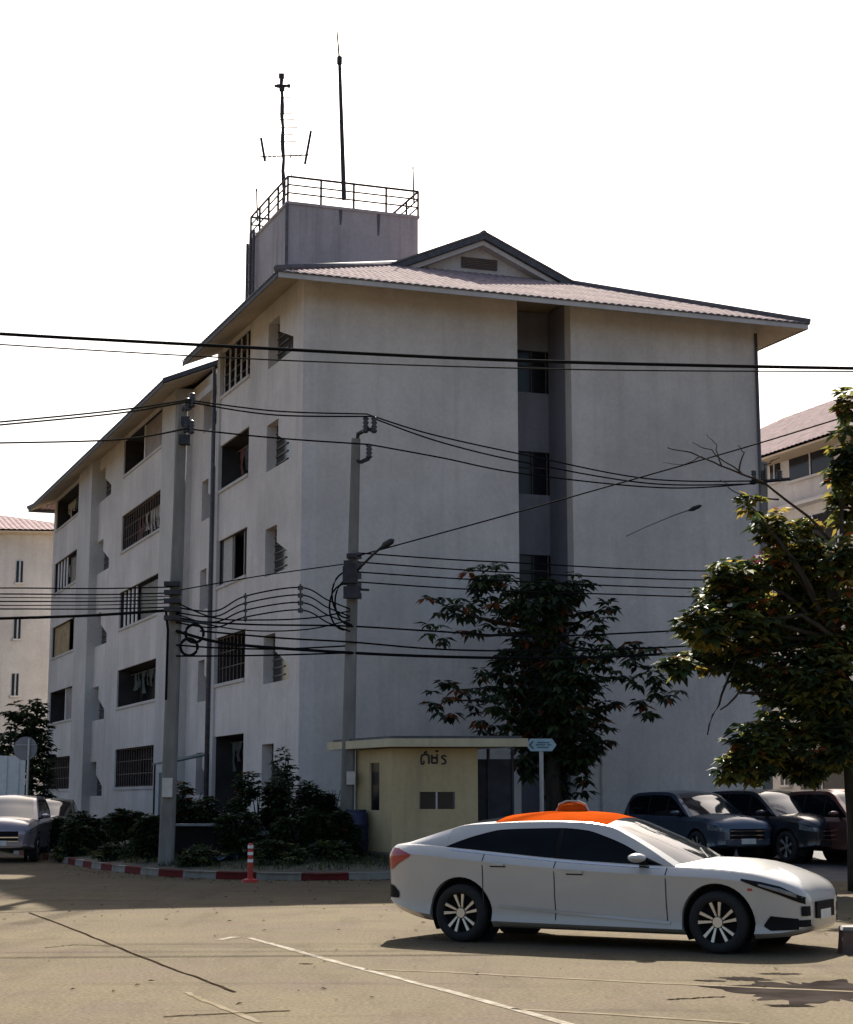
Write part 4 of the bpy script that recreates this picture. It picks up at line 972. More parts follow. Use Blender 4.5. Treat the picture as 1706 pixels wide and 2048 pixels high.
    for lo, hi in ((-1, -.88), (.88, 1)): top('pillar', cfg['paint'], hd, xf, lo, hi, 14)
    if not cfg.get('rear_solid'):
        top('rear_window', M['car_glass'], xr + .16, rh, -.88, .88, 10)
        for lo, hi in ((-1, -.88), (.88, 1)): top('pillar', cfg['paint'], xr + .16, rh, lo, hi, 10)
        top('pillar', cfg['paint'], xr, xr + .16, -1, 1, 4)
    else: top('pillar', cfg['paint'], xr, rh, -1, 1, 10)
    # mirrors
    for sg in (-1, 1):
        xm = cfg['mirror_x']; zb = belt(xm)[1]; yb = belt(xm)[0]; mb = MB()
        k = cfg.get('mirror_s', 1.0); cx = (xm - .02, sg * (yb + .14 * k), zb + .085 * k)
        mb.grid([[(cx[0] + .10 * k * math.cos(b_) * math.sin(a_) , cx[1] + sg * .12 * k * math.cos(a_), cx[2] + .052 * k * math.sin(b_) * math.sin(a_)) for b_ in [2*math.pi*i/12 for i in range(12)]] for a_ in [.02 + math.pi * i / 8 * .99 for i in range(9)]], closed=True)
        mr = mb.build('mirror', cfg.get('mirror_paint', cfg['paint']), root, smooth=True, world=False)
        mb = MB(); mb.hexa([(xm - .05, sg * (yb - .02), zb), (xm + .05, sg * (yb - .02), zb), (xm + .05, sg * (yb + .1), zb + .03), (xm - .05, sg * (yb + .1), zb + .03)], [(xm - .05, sg * (yb - .02), zb + .05), (xm + .05, sg * (yb - .02), zb + .05), (xm + .05, sg * (yb + .1), zb + .06), (xm - .05, sg * (yb + .1), zb + .06)]); mb.build('mirror_stalk', M['trim_black'], mr, world=False)
    # door seams, handles, sill
    for xs_ in cfg['seams']:
        zt = c('shoulder', xs_) - .02; zb_ = c('bottom', xs_) + .12
        side_patch('door_seam', M['seam'], xs_ - .006, xs_ + .006, zb_, zt, .003, nx=1, nz=8)
    for xh in cfg['handles']:
        zz = c('shoulder', xh) - .125; side_patch('door_handle', cfg.get('handle_paint', cfg['paint']), xh - .09, xh + .09, zz - .018, zz + .018, .022, nx=4, nz=2); side_patch('handle_recess', M['seam'], xh - .10, xh + .10, zz - .035, zz - .018, .004, nx=4, nz=1)
    return root, side_patch, side_y, section, top_pt

# white sedan in the foreground
ra_, fa_ = G(923, 1884), G(1438, 1908)
hd_ = fa_ - ra_; WB = hd_.length; hd_.normalize(); rzc = math.atan2(hd_.y, hd_.x)
right_ = Vector((hd_.y, -hd_.x, 0))                       # towards the camera
HWD = .93
org = ra_ - right_ * (HWD - .06)
sedan_cfg = dict(paint=M['car_white'], roof_paint=M['car_orange'], span=(-1.10, 3.969), wheel_r=.325, arch_r=.405, axles=(0.0, WB),
    bottom=[(-1.10, .44), (-1.0, .36), (-.8, .29), (-.5, .22), (.4, .165), (2.6, .165), (3.4, .15), (3.696, .17), (3.891, .22), (3.969, .28)],
    shoulder=[(-1.10, .90), (-1.04, 1.03), (-.95, 1.075), (-.6, 1.09), (-.1, 1.055), (.6, 1.0), (1.2, .955), (2.0, .915), (2.6, .895), (3.0, .885), (3.4, .845), (3.673, .775), (3.829, .715), (3.915, .66), (3.954, .60), (3.969, .54)],
    half_width=[(-1.10, .60), (-1.05, .72), (-.95, .81), (-.7, .89), (-.2, .93), (.6, .925), (2.4, .92), (3.1, .93), (3.478, .90), (3.673, .83), (3.829, .73), (3.915, .63), (3.954, .54), (3.969, .46)],
    crown=[(-1.10, .02), (-.8, .05), (0, .03), (2.3, .04), (2.7, .085), (3.3, .095), (3.657, .07), (3.969, .02)],
    cabin=(-.86, 2.60), rail_z=[(-.86, 1.08), (-.6, 1.16), (-.35, 1.235), (.0, 1.315), (.35, 1.335), (.7, 1.352), (1.1, 1.357), (1.45, 1.350), (1.75, 1.310), (2.0, 1.21), (2.3, 1.06), (2.60, .895)],
    rail_y=[(-.86, .74), (-.3, .67), (.35, .625), (1.2, .615), (1.75, .635), (2.2, .72), (2.60, .83)], top_crown=[(-.86, .02), (0, .06), (.35, .10), (.55, .11), (1.0, .12), (1.5, .108), (1.75, .085), (2.0, .07), (2.60, .055)],
    glass_x=(-.22, 2.46), glass_top=[(-.22, 1.07), (-.05, 1.135), (.15, 1.20), (.45, 1.265), (.8, 1.280), (1.2, 1.288), (1.5, 1.266), (1.75, 1.20), (2.0, 1.11), (2.25, .99), (2.46, .905)], glass_split=(1.2,),
    header=1.72, rear_header=.30, bow=.24, mirror_x=2.24, spokes=10, spoke_w=.10, twin=True, seams=(.30, 1.20, 2.52), handles=(.30 + .2, 1.45))
car, sp_, sy_, sec_, tp_ = make_car('white_sedan', 'white sedan with orange roof and orange roof dome, side-on in the foreground', sedan_cfg, org, rzc)
sp_('headlight', M['trim_black'], 3.36, 3.946, lambda x: lerp_curve([(3.36, .765), (3.556, .69), (3.751, .615), (3.946, .52)], x), lambda x: lerp_curve([(3.36, .785), (3.556, .755), (3.751, .705), (3.946, .59)], x), .008)
sp_('headlight_lens', M['lamp_clear'], 3.540, 3.884, lambda x: lerp_curve([(3.540, .715), (3.751, .645), (3.884, .59)], x), lambda x: lerp_curve([(3.540, .735), (3.751, .685), (3.884, .625)], x), .014)
sp_('grille', M['trim_black'], 3.915, 3.967, .40, .50, .010)
sp_('fog_recess', M['trim_black'], 3.579, 3.891, lambda x: lerp_curve([(3.579, .295), (3.642, .255), (3.891, .265)], x), lambda x: lerp_curve([(3.579, .315), (3.642, .405), (3.891, .375)], x), .008)
sp_('lower_intake', M['trim_black'], 3.891, 3.966, .29, .36, .010)
sp_('taillight', M['lamp_red'], -1.075, -.66, lambda x: lerp_curve([(-1.075, .80), (-.98, .79), (-.86, .86), (-.66, .955)], x), lambda x: lerp_curve([(-1.075, .93), (-.98, 1.05), (-.86, 1.04), (-.66, .975)], x), .010)
sp_('rear_reflector', M['trim_black'], -1.085, -.86, lambda x: lerp_curve([(-1.085, .47), (-.86, .47)], x), lambda x: lerp_curve([(-1.085, .62), (-.95, .61), (-.86, .54)], x), .008)
sp_('sill_trim', M['chrome'], .48, WB - .48, .178, .192, .014)
sp_('window_trim', M['chrome'], -.15, 2.45, lambda x: smooth_curve(sedan_cfg['shoulder'], x) - .030, lambda x: smooth_curve(sedan_cfg['shoulder'], x) - .016, .004, nx=30, nz=1)
sp_('door_crease_strip', M['car_white'], .50, 2.55, lambda x: .40 - (x - .5) * .055, lambda x: .432 - (x - .5) * .055, .016, nx=24, nz=2)  # raised strip added to catch light like the door crease
sp_('side_marker', M['lamp_red'], 3.431, 3.478, .66, .685, .006, nx=2, nz=1)
# front bumper centre: grille bar, emblem, number plate
mb = MB(); mb.box((3.981, 0, .52), (.03, .60, .035)); mb.build('grille_bar', M['trim_black'], car, world=False)
mb = MB(); mb.box((3.983, 0, .40), (.02, .36, .10)); mb.build('number_plate', M['plate'], car, world=False)
mb = MB(); mb.box((3.977, 0, .45), (.03, .62, .17)); mb.build('grille_panel', M['trim_black'], car, world=False)
mb = MB(); mb.box((-1.105, 0, .74), (.02, .46, .13)); mb.build('number_plate', M['plate'], car, world=False)
# dome sign on the roof
mb = MB(); px_, py_, pz_ = tp_(1.02, 0.0); N = 14
mb.grid([[(px_ + .20 * math.cos(2*math.pi*a/N) * r_, py_ + .13 * math.sin(2*math.pi*a/N) * r_, pz_ - .02 + h_) for a in range(N)] for r_, h_ in ((1.0, 0), (.95, .045), (.82, .08), (.6, .10), (.3, .112), (.02, .115))], closed=True); dome = mb.build('roof_dome', M['car_orange'], car, smooth=True, world=False)
mb = MB(); mb.tube([(px_ - .205, py_ - .02, pz_), (px_ - .17, py_ - .02, pz_ + .075), (px_ - .07, py_ - .02, pz_ + .112), (px_ + .07, py_ - .02, pz_ + .112), (px_ + .17, py_ - .02, pz_ + .075), (px_ + .205, py_ - .02, pz_)], .012, 6); mb.build('dome_edge', M['car_white'], dome, world=False)
for vv in (-.3, .1):                       # wiper arms
    mb = MB(); mb.tube([tp_(2.56, vv), tp_(2.40, vv + .30)], .012, 5); mb.build('wiper', M['trim_black'], car, world=False)

# parked vehicles
suv_base = dict(span=(-.98, 3.62), wheel_r=.37, arch_r=.44, axles=(0.0, 2.70), nst=40,
    bottom=[(-.98, .50), (-.7, .40), (-.3, .32), (.5, .28), (2.2, .28), (3.2, .30), (3.62, .38)],
    shoulder=[(-.98, .98), (-.9, 1.10), (-.4, 1.13), (1.0, 1.10), (2.0, 1.09), (2.5, 1.08), (3.0, 1.05), (3.4, .98), (3.56, .90), (3.62, .80)],
    half_width=[(-.98, .80), (-.85, .88), (-.3, .92), (2.6, .92), (3.1, .90), (3.4, .84), (3.56, .75), (3.62, .66)],
    crown=[(-.98, .02), (0, .03), (2.0, .05), (2.6, .10), (3.3, .09), (3.62, .02)],
    cabin=(-.90, 2.35), rail_z=[(-.90, 1.12), (-.75, 1.45), (-.6, 1.62), (-.3, 1.68), (.5, 1.70), (1.1, 1.69), (1.4, 1.64), (1.8, 1.42), (2.35, 1.08)],
    rail_y=[(-.90, .80), (-.5, .66), (.5, .64), (1.3, .65), (1.8, .73), (2.35, .84)], top_crown=[(-.90, .02), (0, .05), (1.3, .05), (2.35, .06)],
    glass_x=(-.62, 2.22), glass_top=[(-.62, 1.45), (-.4, 1.58), (.5, 1.62), (1.2, 1.60), (1.5, 1.50), (1.85, 1.32), (2.22, 1.10)], glass_split=(.35, 1.25),
    header=1.38, rear_header=-.45, bow=.20, mirror_x=1.95, mirror_s=1.15, seams=(.35, 1.25, 2.28), handles=(.15, 1.05), spokes=6, spoke_w=.2)
def suv_front(car_, sp, cfg, bars=3, big=False):
    x1 = cfg['span'][1]; z0 = smooth_curve(cfg['bottom'], x1); zs = smooth_curve(cfg['shoulder'], x1)
    mb = MB(); mb.box((x1 + .012, 0, (z0 + zs) / 2 + .06), (.03, .98, .30)); g = mb.build('grille', M['trim_black'], car_, world=False)
    for i in range(bars):
        mb = MB(); mb.box((x1 + .035, 0, (z0 + zs) / 2 - .05 + i * .105), (.03, 1.0, .028)); mb.build('grille_bar', M['chrome'], g, world=False)
    sp('headlight', M['lamp_clear'], x1 - .42, x1 - .02, lambda x: zs - .07 + (x1 - x) * .12, lambda x: zs + .015 + (x1 - x) * .25, .010)
    mb = MB(); mb.box((x1 + .02, 0, z0 + .10), (.06, 1.25, .12)); mb.build('bumper', M['chrome'] if big else cfg['paint'], car_, world=False)
    mb = MB(); mb.box((x1 + .058, 0, z0 + .12), (.012, .42, .13)); mb.build('number_plate', M['plate'], car_, world=False)
    for sg in (-1, 1):
        mb = MB(); mb.tube([(x1 - .02, sg * .58, z0 + .12), (x1 + .03, sg * .58, z0 + .12)], .05, 10); mb.build('fog_lamp', M['lamp_clear'], car_, world=False)
def place(px, py, Y, heading):
    p = P(px, py, Y); p.z = lot_z(Y); return p
grp = 'vehicles parked in the lot'
def suv(name, label, paint, px, Y, rz, cat='car', roof=None, sc=1.0, group=grp, z=None, bars=3, big=False, glass=None):
    cfg = dict(suv_base); cfg['paint'] = paint; cfg['roof_paint'] = roof or paint; cfg['cat'] = cat
    p = P(px, 1650, Y); p.z = lot_z(Y) if z is None else z
    h = Vector((math.cos(rz), math.sin(rz), 0)); loc = p - h * 1.35 * sc
    r, s1, s2, s3, t1 = make_car(name, label, cfg, loc, rz, group); suv_front(r, s1, cfg, bars, big); r.scale = (sc, sc, sc)
    return r, t1
blue_p = car_paint('slate_blue_paint', (.055, .075, .11)); blk_p = car_paint('near_black_paint', (.02, .022, .028)); grey_p = car_paint('mauve_grey_paint', (.26, .22, .24)); dk_p = car_paint('dark_green_grey_paint', (.03, .035, .035)); red_p = car_paint('brown_red_paint', (.10, .035, .03))
r1, t1_ = suv('parked_suv', 'slate blue suv with black cabin parked right behind the white sedan', blue_p, 1392, 43.0, math.radians(-66), sc=.97)
mb = MB(); q0, q1 = t1_(1.42, -.3), t1_(1.9, .55)
r2, _ = suv('parked_suv', 'black suv with pale reflecting windscreen, right of the slate blue one', blk_p, 1555, 42.6, math.radians(-62), sc=.99)
r3, _ = suv('parked_pickup', 'brown red pickup with bright chrome bars cut by the right edge', red_p, 1712, 41.0, math.radians(-70), bars=4, big=True)
# vehicles at the left edge
r4, _ = suv('parked_pickup', 'mauve grey pickup facing the camera at the left edge', grey_p, 22, 47.0, math.radians(-84), group='vehicles on the side street', z=.0, bars=2)
r5, _ = suv('parked_car', 'dark car parked behind the mauve grey pickup, beside the shrubs', dk_p, 104, 56.5, math.radians(-80), group='vehicles on the side street', z=.0, sc=.95)

# ------------------------------------------------------------------ vegetation
def leaf(mb, p, d, up_, L, w, mi):
    d = d.normalized(); s = d.cross(up_)
    if s.length < 1e-4: s = d.cross(Vector((1, 0, 0)))
    s.normalize(); nrm = s.cross(d).normalized(); m_ = p + d * L * .45 - nrm * L * .06
    tip = p + d * L - nrm * L * .18
    n = len(mb.v); mb.v += [tuple(p), tuple(m_ + s * w + nrm * w * .35), tuple(tip), tuple(m_ - s * w + nrm * w * .35)]
    mb.f += [(n, n + 1, n + 2), (n, n + 2, n + 3)]; mb.m += [mi, mi]
def foliage(name, parent, clumps, mats, rnd, L=.24, aspect=.24, droop=.3, rosette=7):
    """clumps: (centre, rx, ry, rz, number of rosettes, weights over mats)"""
    mb = MB()
    for c, rx, ry, rz, n, wts in clumps:
        for _ in range(n):
            while True:
                q = Vector((rnd.uniform(-1, 1), rnd.uniform(-1, 1), rnd.uniform(-1, 1)))
                if q.length <= 1 and rnd.random() < .35 + .65 * q.length: break
            p = c + Vector((q.x * rx, q.y * ry, q.z * rz)); out = Vector((q.x / max(rx, .1), q.y / max(ry, .1), q.z / max(rz, .1) + .3))
            a0 = rnd.uniform(0, 6.28); mi = rnd.choices(range(len(mats)), wts)[0]
            for k in range(rosette):
                a = a0 + 6.283 * k / rosette + rnd.uniform(-.3, .3)
                d = Vector((math.cos(a), math.sin(a), rnd.uniform(-droop - .35, .45 - droop))) + out * .12
                m2 = mi if rnd.random() < .75 else rnd.choices(range(len(mats)), wts)[0]
                leaf(mb, p + d * .03, d, Vector((rnd.uniform(-.3, .3), rnd.uniform(-.3, .3), 1)), L * rnd.uniform(.65, 1.2), L * aspect * rnd.uniform(.8, 1.2), m2)
    o = mb.build(name, [LF[m] for m in mats], parent, recalc=False); return o
def limb(parent, pts, r0, r1, nm='branch', seg=4):
    rnd = random.Random(len(pts) * 13 + int(pts[0].x * 100)); q = []
    for a, b in zip(pts, pts[1:]):
        for j in range(seg): q.append(a.lerp(b, j / seg) + Vector((rnd.uniform(-.04, .04), rnd.uniform(-.04, .04), 0)))
    q.append(pts[-1]); n = len(q); mb = MB(); mb.tube(q, [r0 + (r1 - r0) * i / (n - 1) for i in range(n)], 7); return mb.build(nm, M['bark'], parent, smooth=True)
def pxm(Y): return Y / 3448.0           # metres per photo pixel at a distance

# dark large-leaved tree in front of the window slot
rt = random.Random(21); YT = 45.2
tb = P(1108, 1640, YT); tb.z = .15
tree = empty('leafy_tree', tb, 'dark large-leaved tree standing in front of the window slot, behind the booth', 'tree')
tk = [P(x, y, YT) for x, y in ((1108, 1640), (1106, 1500), (1098, 1380), (1092, 1260), (1085, 1180))]; tk[0].z = .1
limb(tree, tk, .24, .07, 'trunk')
spec = [((1080, 1210), 60, 55, 40), ((985, 1160), 48, 38, 34), ((960, 1150), 28, 24, 12), ((905, 1215), 52, 34, 13), ((850, 1196), 16, 13, 4), ((960, 1235), 52, 42, 26), ((1040, 1260), 60, 55, 38), ((880, 1262), 34, 26, 8), ((1050, 1340), 66, 60, 46), ((960, 1375), 80, 48, 44), ((890, 1400), 44, 40, 20), ((1010, 1430), 76, 44, 40), ((1110, 1300), 60, 80, 46), ((1130, 1400), 66, 76, 56), ((1110, 1480), 70, 70, 52), ((1180, 1240), 40, 34, 16), ((1212, 1212), 26, 14, 8), ((1190, 1300), 46, 40, 22), ((1200, 1400), 34, 52, 22), ((1190, 1470), 32, 40, 16), ((1130, 1560), 50, 50, 30), ((1060, 1510), 40, 40, 20), ((1015, 1200), 34, 40, 16), ((1100, 1190), 60, 40, 34), ((1150, 1170), 40, 30, 16), ((1240, 1300), 50, 24, 16), ((1290, 1290), 40, 20, 12), ((1270, 1345), 50, 34, 22), ((1330, 1370), 44, 30, 16), ((1290, 1420), 22, 36, 12), ((1150, 1340), 60, 60, 40), ((1080, 1430), 70, 60, 50), ((1150, 1480), 50, 60, 40)]
cl = []
for (x, y), rx, rz, n in spec:
    yo = rt.uniform(-.7, .7); c = P(x, y, YT + yo); cl.append((c, rx * pxm(YT), min(1.0, rx * pxm(YT)), rz * pxm(YT), int(n * (1.5 if 1040 < x < 1160 else .72)), (.62, .32, .06) if x > 1000 else (.48, .42, .10)))
foliage('crown', tree, cl, ['deep', 'green', 'rust'], rt, L=.34, aspect=.21, droop=.45)
for (x, y) in ((985, 1160), (905, 1215), (880, 1262), (890, 1400), (960, 1375), (1010, 1430), (1212, 1212), (1190, 1300), (1200, 1400), (850, 1196), (1190, 1470)):
    e_ = P(x, y, YT + rt.uniform(-.5, .5)); j = tk[3] if y < 1330 else tk[2]; m_ = j.lerp(e_, .55) + Vector((0, 0, -.15)); limb(tree, [j, m_, e_], .055, .015)
# olive and rust tree at the right
rt2 = random.Random(5); YR = 31.0
tb = P(1712, 1640, YR); tb.z = lot_z(YR)
tree2 = empty('leafy_tree', tb, 'olive and rust leaved tree overhanging the parked cars at the right edge', 'tree')
tk = [P(x, y, YR) for x, y in ((1712, 1640), (1704, 1520), (1690, 1400), (1672, 1280), (1660, 1180))]; tk[0].z = lot_z(YR) - .05
limb(tree2, tk, .22, .08, 'trunk')
spec = [((1480, 1150), 62, 46, 26), ((1440, 1190), 40, 40, 16), ((1560, 1130), 70, 44, 26), ((1640, 1150), 70, 60, 30), ((1540, 1060), 36, 50, 13), ((1600, 1080), 50, 44, 14), ((1400, 1250), 46, 46, 20), ((1480, 1250), 80, 60, 46), ((1580, 1230), 80, 66, 52), ((1670, 1260), 70, 80, 50), ((1420, 1310), 60, 34, 24), ((1360, 1330), 26, 22, 8), ((1540, 1330), 90, 60, 54), ((1640, 1360), 80, 70, 58), ((1600, 1420), 80, 56, 46), ((1680, 1440), 50, 66, 36), ((1660, 1490), 56, 46, 26), ((1510, 1490), 60, 50, 36), ((1490, 1530), 50, 36, 22), ((1560, 1500), 44, 44, 18), ((1610, 1530), 36, 34, 12), ((1690, 1130), 40, 60, 18), ((1690, 1010), 26, 60, 11), ((1692, 900), 22, 60, 9), ((1692, 810), 16, 34, 5), ((1690, 960), 30, 40, 8), ((1500, 1010), 14, 26, 4)]
cl = []
for (x, y), rx, rz, n in spec:
    yo = rt2.uniform(-.8, .8); c = P(x, y, YR + yo); rx *= .98; rz *= .98
    wts = (.30, .36, .24, .07, .03) if y > 1280 else (.14, .34, .34, .13, .05)
    cl.append((c, rx * pxm(YR), min(1.1, rx * pxm(YR)), rz * pxm(YR), int(n * (3.4 if x > 1600 else 2.5)), wts))
foliage('crown', tree2, cl, ['deep', 'green', 'olive', 'yellow', 'rust'], rt2, L=.24, aspect=.33, droop=.3)
for (x, y) in ((1480, 1150), (1400, 1250), (1420, 1310), (1510, 1490), (1560, 1130), (1540, 1060), (1690, 810), (1610, 1530), (1360, 1330), (1500, 1010)):
    e_ = P(x, y, YR + rt2.uniform(-.4, .4)); j = tk[3] if y < 1330 else tk[2]; m_ = j.lerp(e_, .55) + Vector((0, 0, .2)); limb(tree2, [j, m_, e_], .06, .014)
for path in (((1672, 1275), (1600, 1230), (1500, 1250), (1440, 1390), (1415, 1470)), ((1690, 1400), (1560, 1390), (1480, 1385), (1440, 1420))):
    limb(tree2, [P(x, y, YR - .3) for x, y in path], .05, .012)
# bare limb against the end wall
rt3 = random.Random(8)
for path, r0 in ((((1660, 1080), (1600, 1020), (1530, 968), (1440, 930), (1380, 905), (1335, 895)), .030), (((1530, 968), (1480, 945), (1420, 900), (1385, 885)), .020), (((1480, 945), (1485, 905), (1475, 890)), .018), (((1440, 930), (1430, 890), (1415, 868)), .014), (((1400, 912), (1370, 930), (1325, 925)), .012), (((1530, 968), (1530, 930), (1560, 915)), .02), (((1560, 1000), (1480, 990), (1440, 960)), .018)):
    limb(tree2, [P(x, y, YR + .2) for x, y in path], r0, r0 * .35, 'bare_twig')
# crimson bougainvillea spray
foliage('blossom', tree2, [(P(1688, 1132, YR + .6), .45, .4, .12, 26, (1,)), (P(1560, 1112, YR + .6), .6, .4, .10, 10, (1,))], ['plum'], rt2, L=.14, aspect=.4)

# tree at the left edge behind the pickup
rt4 = random.Random(14); YB = 70
tb = P(60, 1640, YB); tb.z = 0
tree3 = empty('leafy_tree', tb, 'bushy dark green tree at the left edge behind the round sign', 'tree')
limb(tree3, [tb, P(60, 1520, YB), P(66, 1430, YB)], .22, .06, 'trunk')
cl = [(P(x, y, YB + rt4.uniform(-.6, .6)), rx * pxm(YB), .9, rz * pxm(YB), n, (.55, .45)) for (x, y), rx, rz, n in (((68, 1420), 16, 24, 24), ((26, 1424), 15, 20, 18), ((50, 1455), 28, 26, 40), ((75, 1470), 26, 40, 46), ((20, 1490), 26, 30, 32), ((60, 1520), 36, 34, 50), ((90, 1530), 14, 60, 34), ((5, 1520), 20, 24, 20), ((75, 1580), 26, 30, 34))]
foliage('crown', tree3, cl, ['deep', 'green'], rt4, L=.34, aspect=.3, droop=.2)

# shrubs on the verge
def shrub(px, py_top, py_bot, wpx, Y, label, mats=('deep', 'green'), wts=(.6, .4), seed=0, dens=1.0, L=.17, stems=5):
    rnd = random.Random(seed); b = on_verge(px, 1650, Y); topz = P(px, py_top, Y).z; h = max(.35, topz - b.z)
    r = empty('shrub', b, label, 'shrub', 'shrubs on the verge')
    for i in range(stems):
        a = rnd.uniform(0, 6.28); rr = wpx * pxm(Y) * .35; limb(r, [b + Vector((rnd.uniform(-.08, .08), rnd.uniform(-.08, .08), -.03)), b + Vector((math.cos(a) * rr * .5, math.sin(a) * rr * .4, h * .5)), b + Vector((math.cos(a) * rr, math.sin(a) * rr * .6, h * .85))], .022, .008, 'stem', 2)
    W2 = wpx * pxm(Y) * .5; cl = []
    for i in range(max(7, int(W2 * 8))):
        zz = rnd.uniform(.22, .88); cl.append((b + Vector((rnd.uniform(-.75, .75) * W2, rnd.uniform(-.5, .5) * min(W2, .8), h * zz)), W2 * .42, min(W2, .8) * .5, h * .2, int(64 * dens * max(.5, W2)), wts))
    foliage('leaves', r, cl, list(mats), rnd, L=L, aspect=.28, droop=.15)
S = [(132, 1640, 1690, 76, 49.0, 'low leafy shrub beside the parked dark car, leftmost on the verge'), (190, 1632, 1690, 84, 46.0, 'low green shrub under the balconies, second from the parked dark car'), (262, 1626, 1695, 92, 42.6, 'low green shrub just left of the coil-hung pole'),
     (372, 1562, 1690, 84, 40.6, 'reddish green shrub just right of the coil-hung pole'), (440, 1572, 1690, 96, 40.4, 'dense shrub below the ground floor balcony door'), (520, 1548, 1690, 100, 40.6, 'tall arching shrub below the stepped bathroom windows'), (560, 1480, 1690, 56, 42.6, 'tallest pointed shrub against the wall corner of the block'), (612, 1566, 1690, 104, 40.2, 'broad dark shrub in the middle of the hedge'), (664, 1560, 1690, 70, 40.8, 'dark shrub touching the lamp-arm pole'),
     (160, 1645, 1690, 70, 45.2, 'small round shrub by the kerb bend, in front of the under-balcony shrub'), (300, 1640, 1690, 60, 39.6, 'small shrub at the foot of the coil-hung pole'), (470, 1630, 1690, 70, 38.7, 'small dense shrub between the cart and the pale panels'), (545, 1640, 1690, 70, 38.6, 'small dense shrub half covering the middle pale panel'), (640, 1625, 1690, 84, 38.8, 'rounded shrub in front of the broad dark hedge shrub'), (690, 1632, 1690, 50, 38.7, 'narrow shrub hiding the foot of the lamp-arm pole')]
for i, (px, yt, yb_, w_, Y, lab) in enumerate(S):
    shrub(px, yt, yb_, w_, Y, lab, ('deep', 'green', 'rust'), (.62, .375, .005) if i != 3 else (.55, .33, .12), seed=40 + i, dens=1.5 if i != 6 else .9)
for i, (px, w_, Y, lab) in enumerate(((150, 70, 45.0, 'low weeds by the kerb at the far left of the verge'), (240, 90, 41.6, 'low weeds by the kerb left of the coil-hung pole'), (400, 110, 37.6, 'low weeds by the kerb in front of the dark cart'), (560, 110, 37.4, 'low weeds by the kerb in front of the pale panels'), (665, 80, 37.8, 'low weeds by the kerb in front of the blue drum'))):
    shrub(px, 1690 - (41 - Y) * 1, 1720, w_, Y, lab, ('deep', 'green', 'olive'), (.55, .33, .12), seed=80 + i, dens=.8, L=.12, stems=3)
# grass on the verge
rg = random.Random(3); mb = MB()
for _ in range(15000):
    i = rg.randrange(12, len(ka) - 12); f = rg.uniform(.05, .75); fr = rg.random()
    a = ka[i].lerp(ka[i + 1], fr); b = kb[i].lerp(kb[i + 1], fr); p = a.lerp(b, f * 1.12); p.z = verge_z(f) - .02
    hh = rg.uniform(.05, .20); d = Vector((rg.uniform(-.5, .5), rg.uniform(-.5, .5), 1)) * hh; s = Vector((rg.uniform(-1, 1), rg.uniform(-1, 1), 0)).normalized() * .012
    n = len(mb.v); mb.v += [tuple(p - s), tuple(p + s), tuple(p + d)]; mb.f.append((n, n+1, n+2)); mb.m.append(rg.choices((0, 1, 2), (.5, .3, .2))[0])
tag(mb.build('verge_grass', [LF['deep'], LF['green'], LF['olive']], recalc=False), 'short dark grass and weeds covering the verge', 'grass', kind='stuff')

# ------------------------------------------------------------------ small street things
dp = G(500, 1765); dl = empty('delineator_post', dp, 'red plastic delineator post with white bands standing at the kerb', 'post')
mb = MB(); mb.tube([dp, dp + Vector((0, 0, .06)), dp + Vector((0, 0, .08))], [.16, .15, .06], 12); mb.build('base', M['delineator'], dl)
mb = MB(); mb.tube([dp + Vector((0, 0, .07)), dp + Vector((0, 0, .74)), dp + Vector((0, 0, .76))], [.055, .05, .02], 10); mb.build('tube', M['delineator'], dl)
for zz in (.42, .56, .69):
    mb = MB(); mb.tube([dp + Vector((0, 0, zz - .03)), dp + Vector((0, 0, zz + .03))], .057, 10); mb.build('reflective_band', M['reflective'], dl)
M['truck_white'] = mat('white_truck_panel', (.72, .74, .75), .6, var=.08)
M['sign_back'] = mat('grey_sign_back', (.20, .20, .22), .6, .2, var=.15)
# round sign seen from behind
rp_ = P(52, 1640, 52.0); rp_.z = .0; rs = empty('round_sign', rp_, 'grey back of a round traffic sign on a post at the left edge', 'sign')
ct = P(50, 1497, 52.0)
mb = MB(); mb.tube([rp_, Vector((rp_.x, rp_.y, ct.z + .3))], .035, 8); mb.build('post', M['alu'], rs)
mb = MB(); N = 24; R_ = .36; mb.hexa([ct + Vector((R_ * math.cos(2*math.pi*a/N), .05, R_ * math.sin(2*math.pi*a/N))) for a in range(N)], [ct + Vector((R_ * math.cos(2*math.pi*a/N), .065, R_ * math.sin(2*math.pi*a/N))) for a in range(N)]); mb.build('plate', M['sign_back'], rs)
mb = MB(); mb.tube([ct + Vector((-.3, .035, .1)), ct + Vector((.3, .035, .1))], .02, 5); mb.build('bracket', M['alu'], rs)
# white box body of a truck behind the pickup
bt = P(-14, 1640, 60.0); bt.z = 0; tr = empty('box_truck', bt, 'white box truck body behind the mauve grey pickup at the left edge', 'truck', rz=math.radians(15.5))
O_ = Vector((0, 0, 0))
mb = MB(); mb.box(O_ + Vector((0, 2.2, 2.15)), (2.05, 4.4, 1.95)); mb.build('cargo_box', M['truck_white'], tr, world=False)
for i in range(5):
    mb = MB(); mb.box(O_ + Vector((-.82 + i * .41, -.012, 2.15)), (.03, .02, 1.9)); mb.build('box_rib', M['alu'], tr, world=False)
mb = MB(); mb.box(O_ + Vector((0, 2.2, .95)), (1.9, 4.3, .28)); mb.build('chassis', M['trim_black'], tr, world=False)
for sx_ in (-.85, .85):
    for sy__ in (.8, 3.6):
        mb = MB(); c = O_ + Vector((sx_, sy__, .42)); mb.tube([c - Vector((.12, 0, 0)), c + Vector((.12, 0, 0))], .42, 20); mb.build('wheel', M['tyre'], tr, world=False)
M['panel_grey'] = mat('weathered_panel', (.20, .22, .22), .8, var=.3, scale=4)
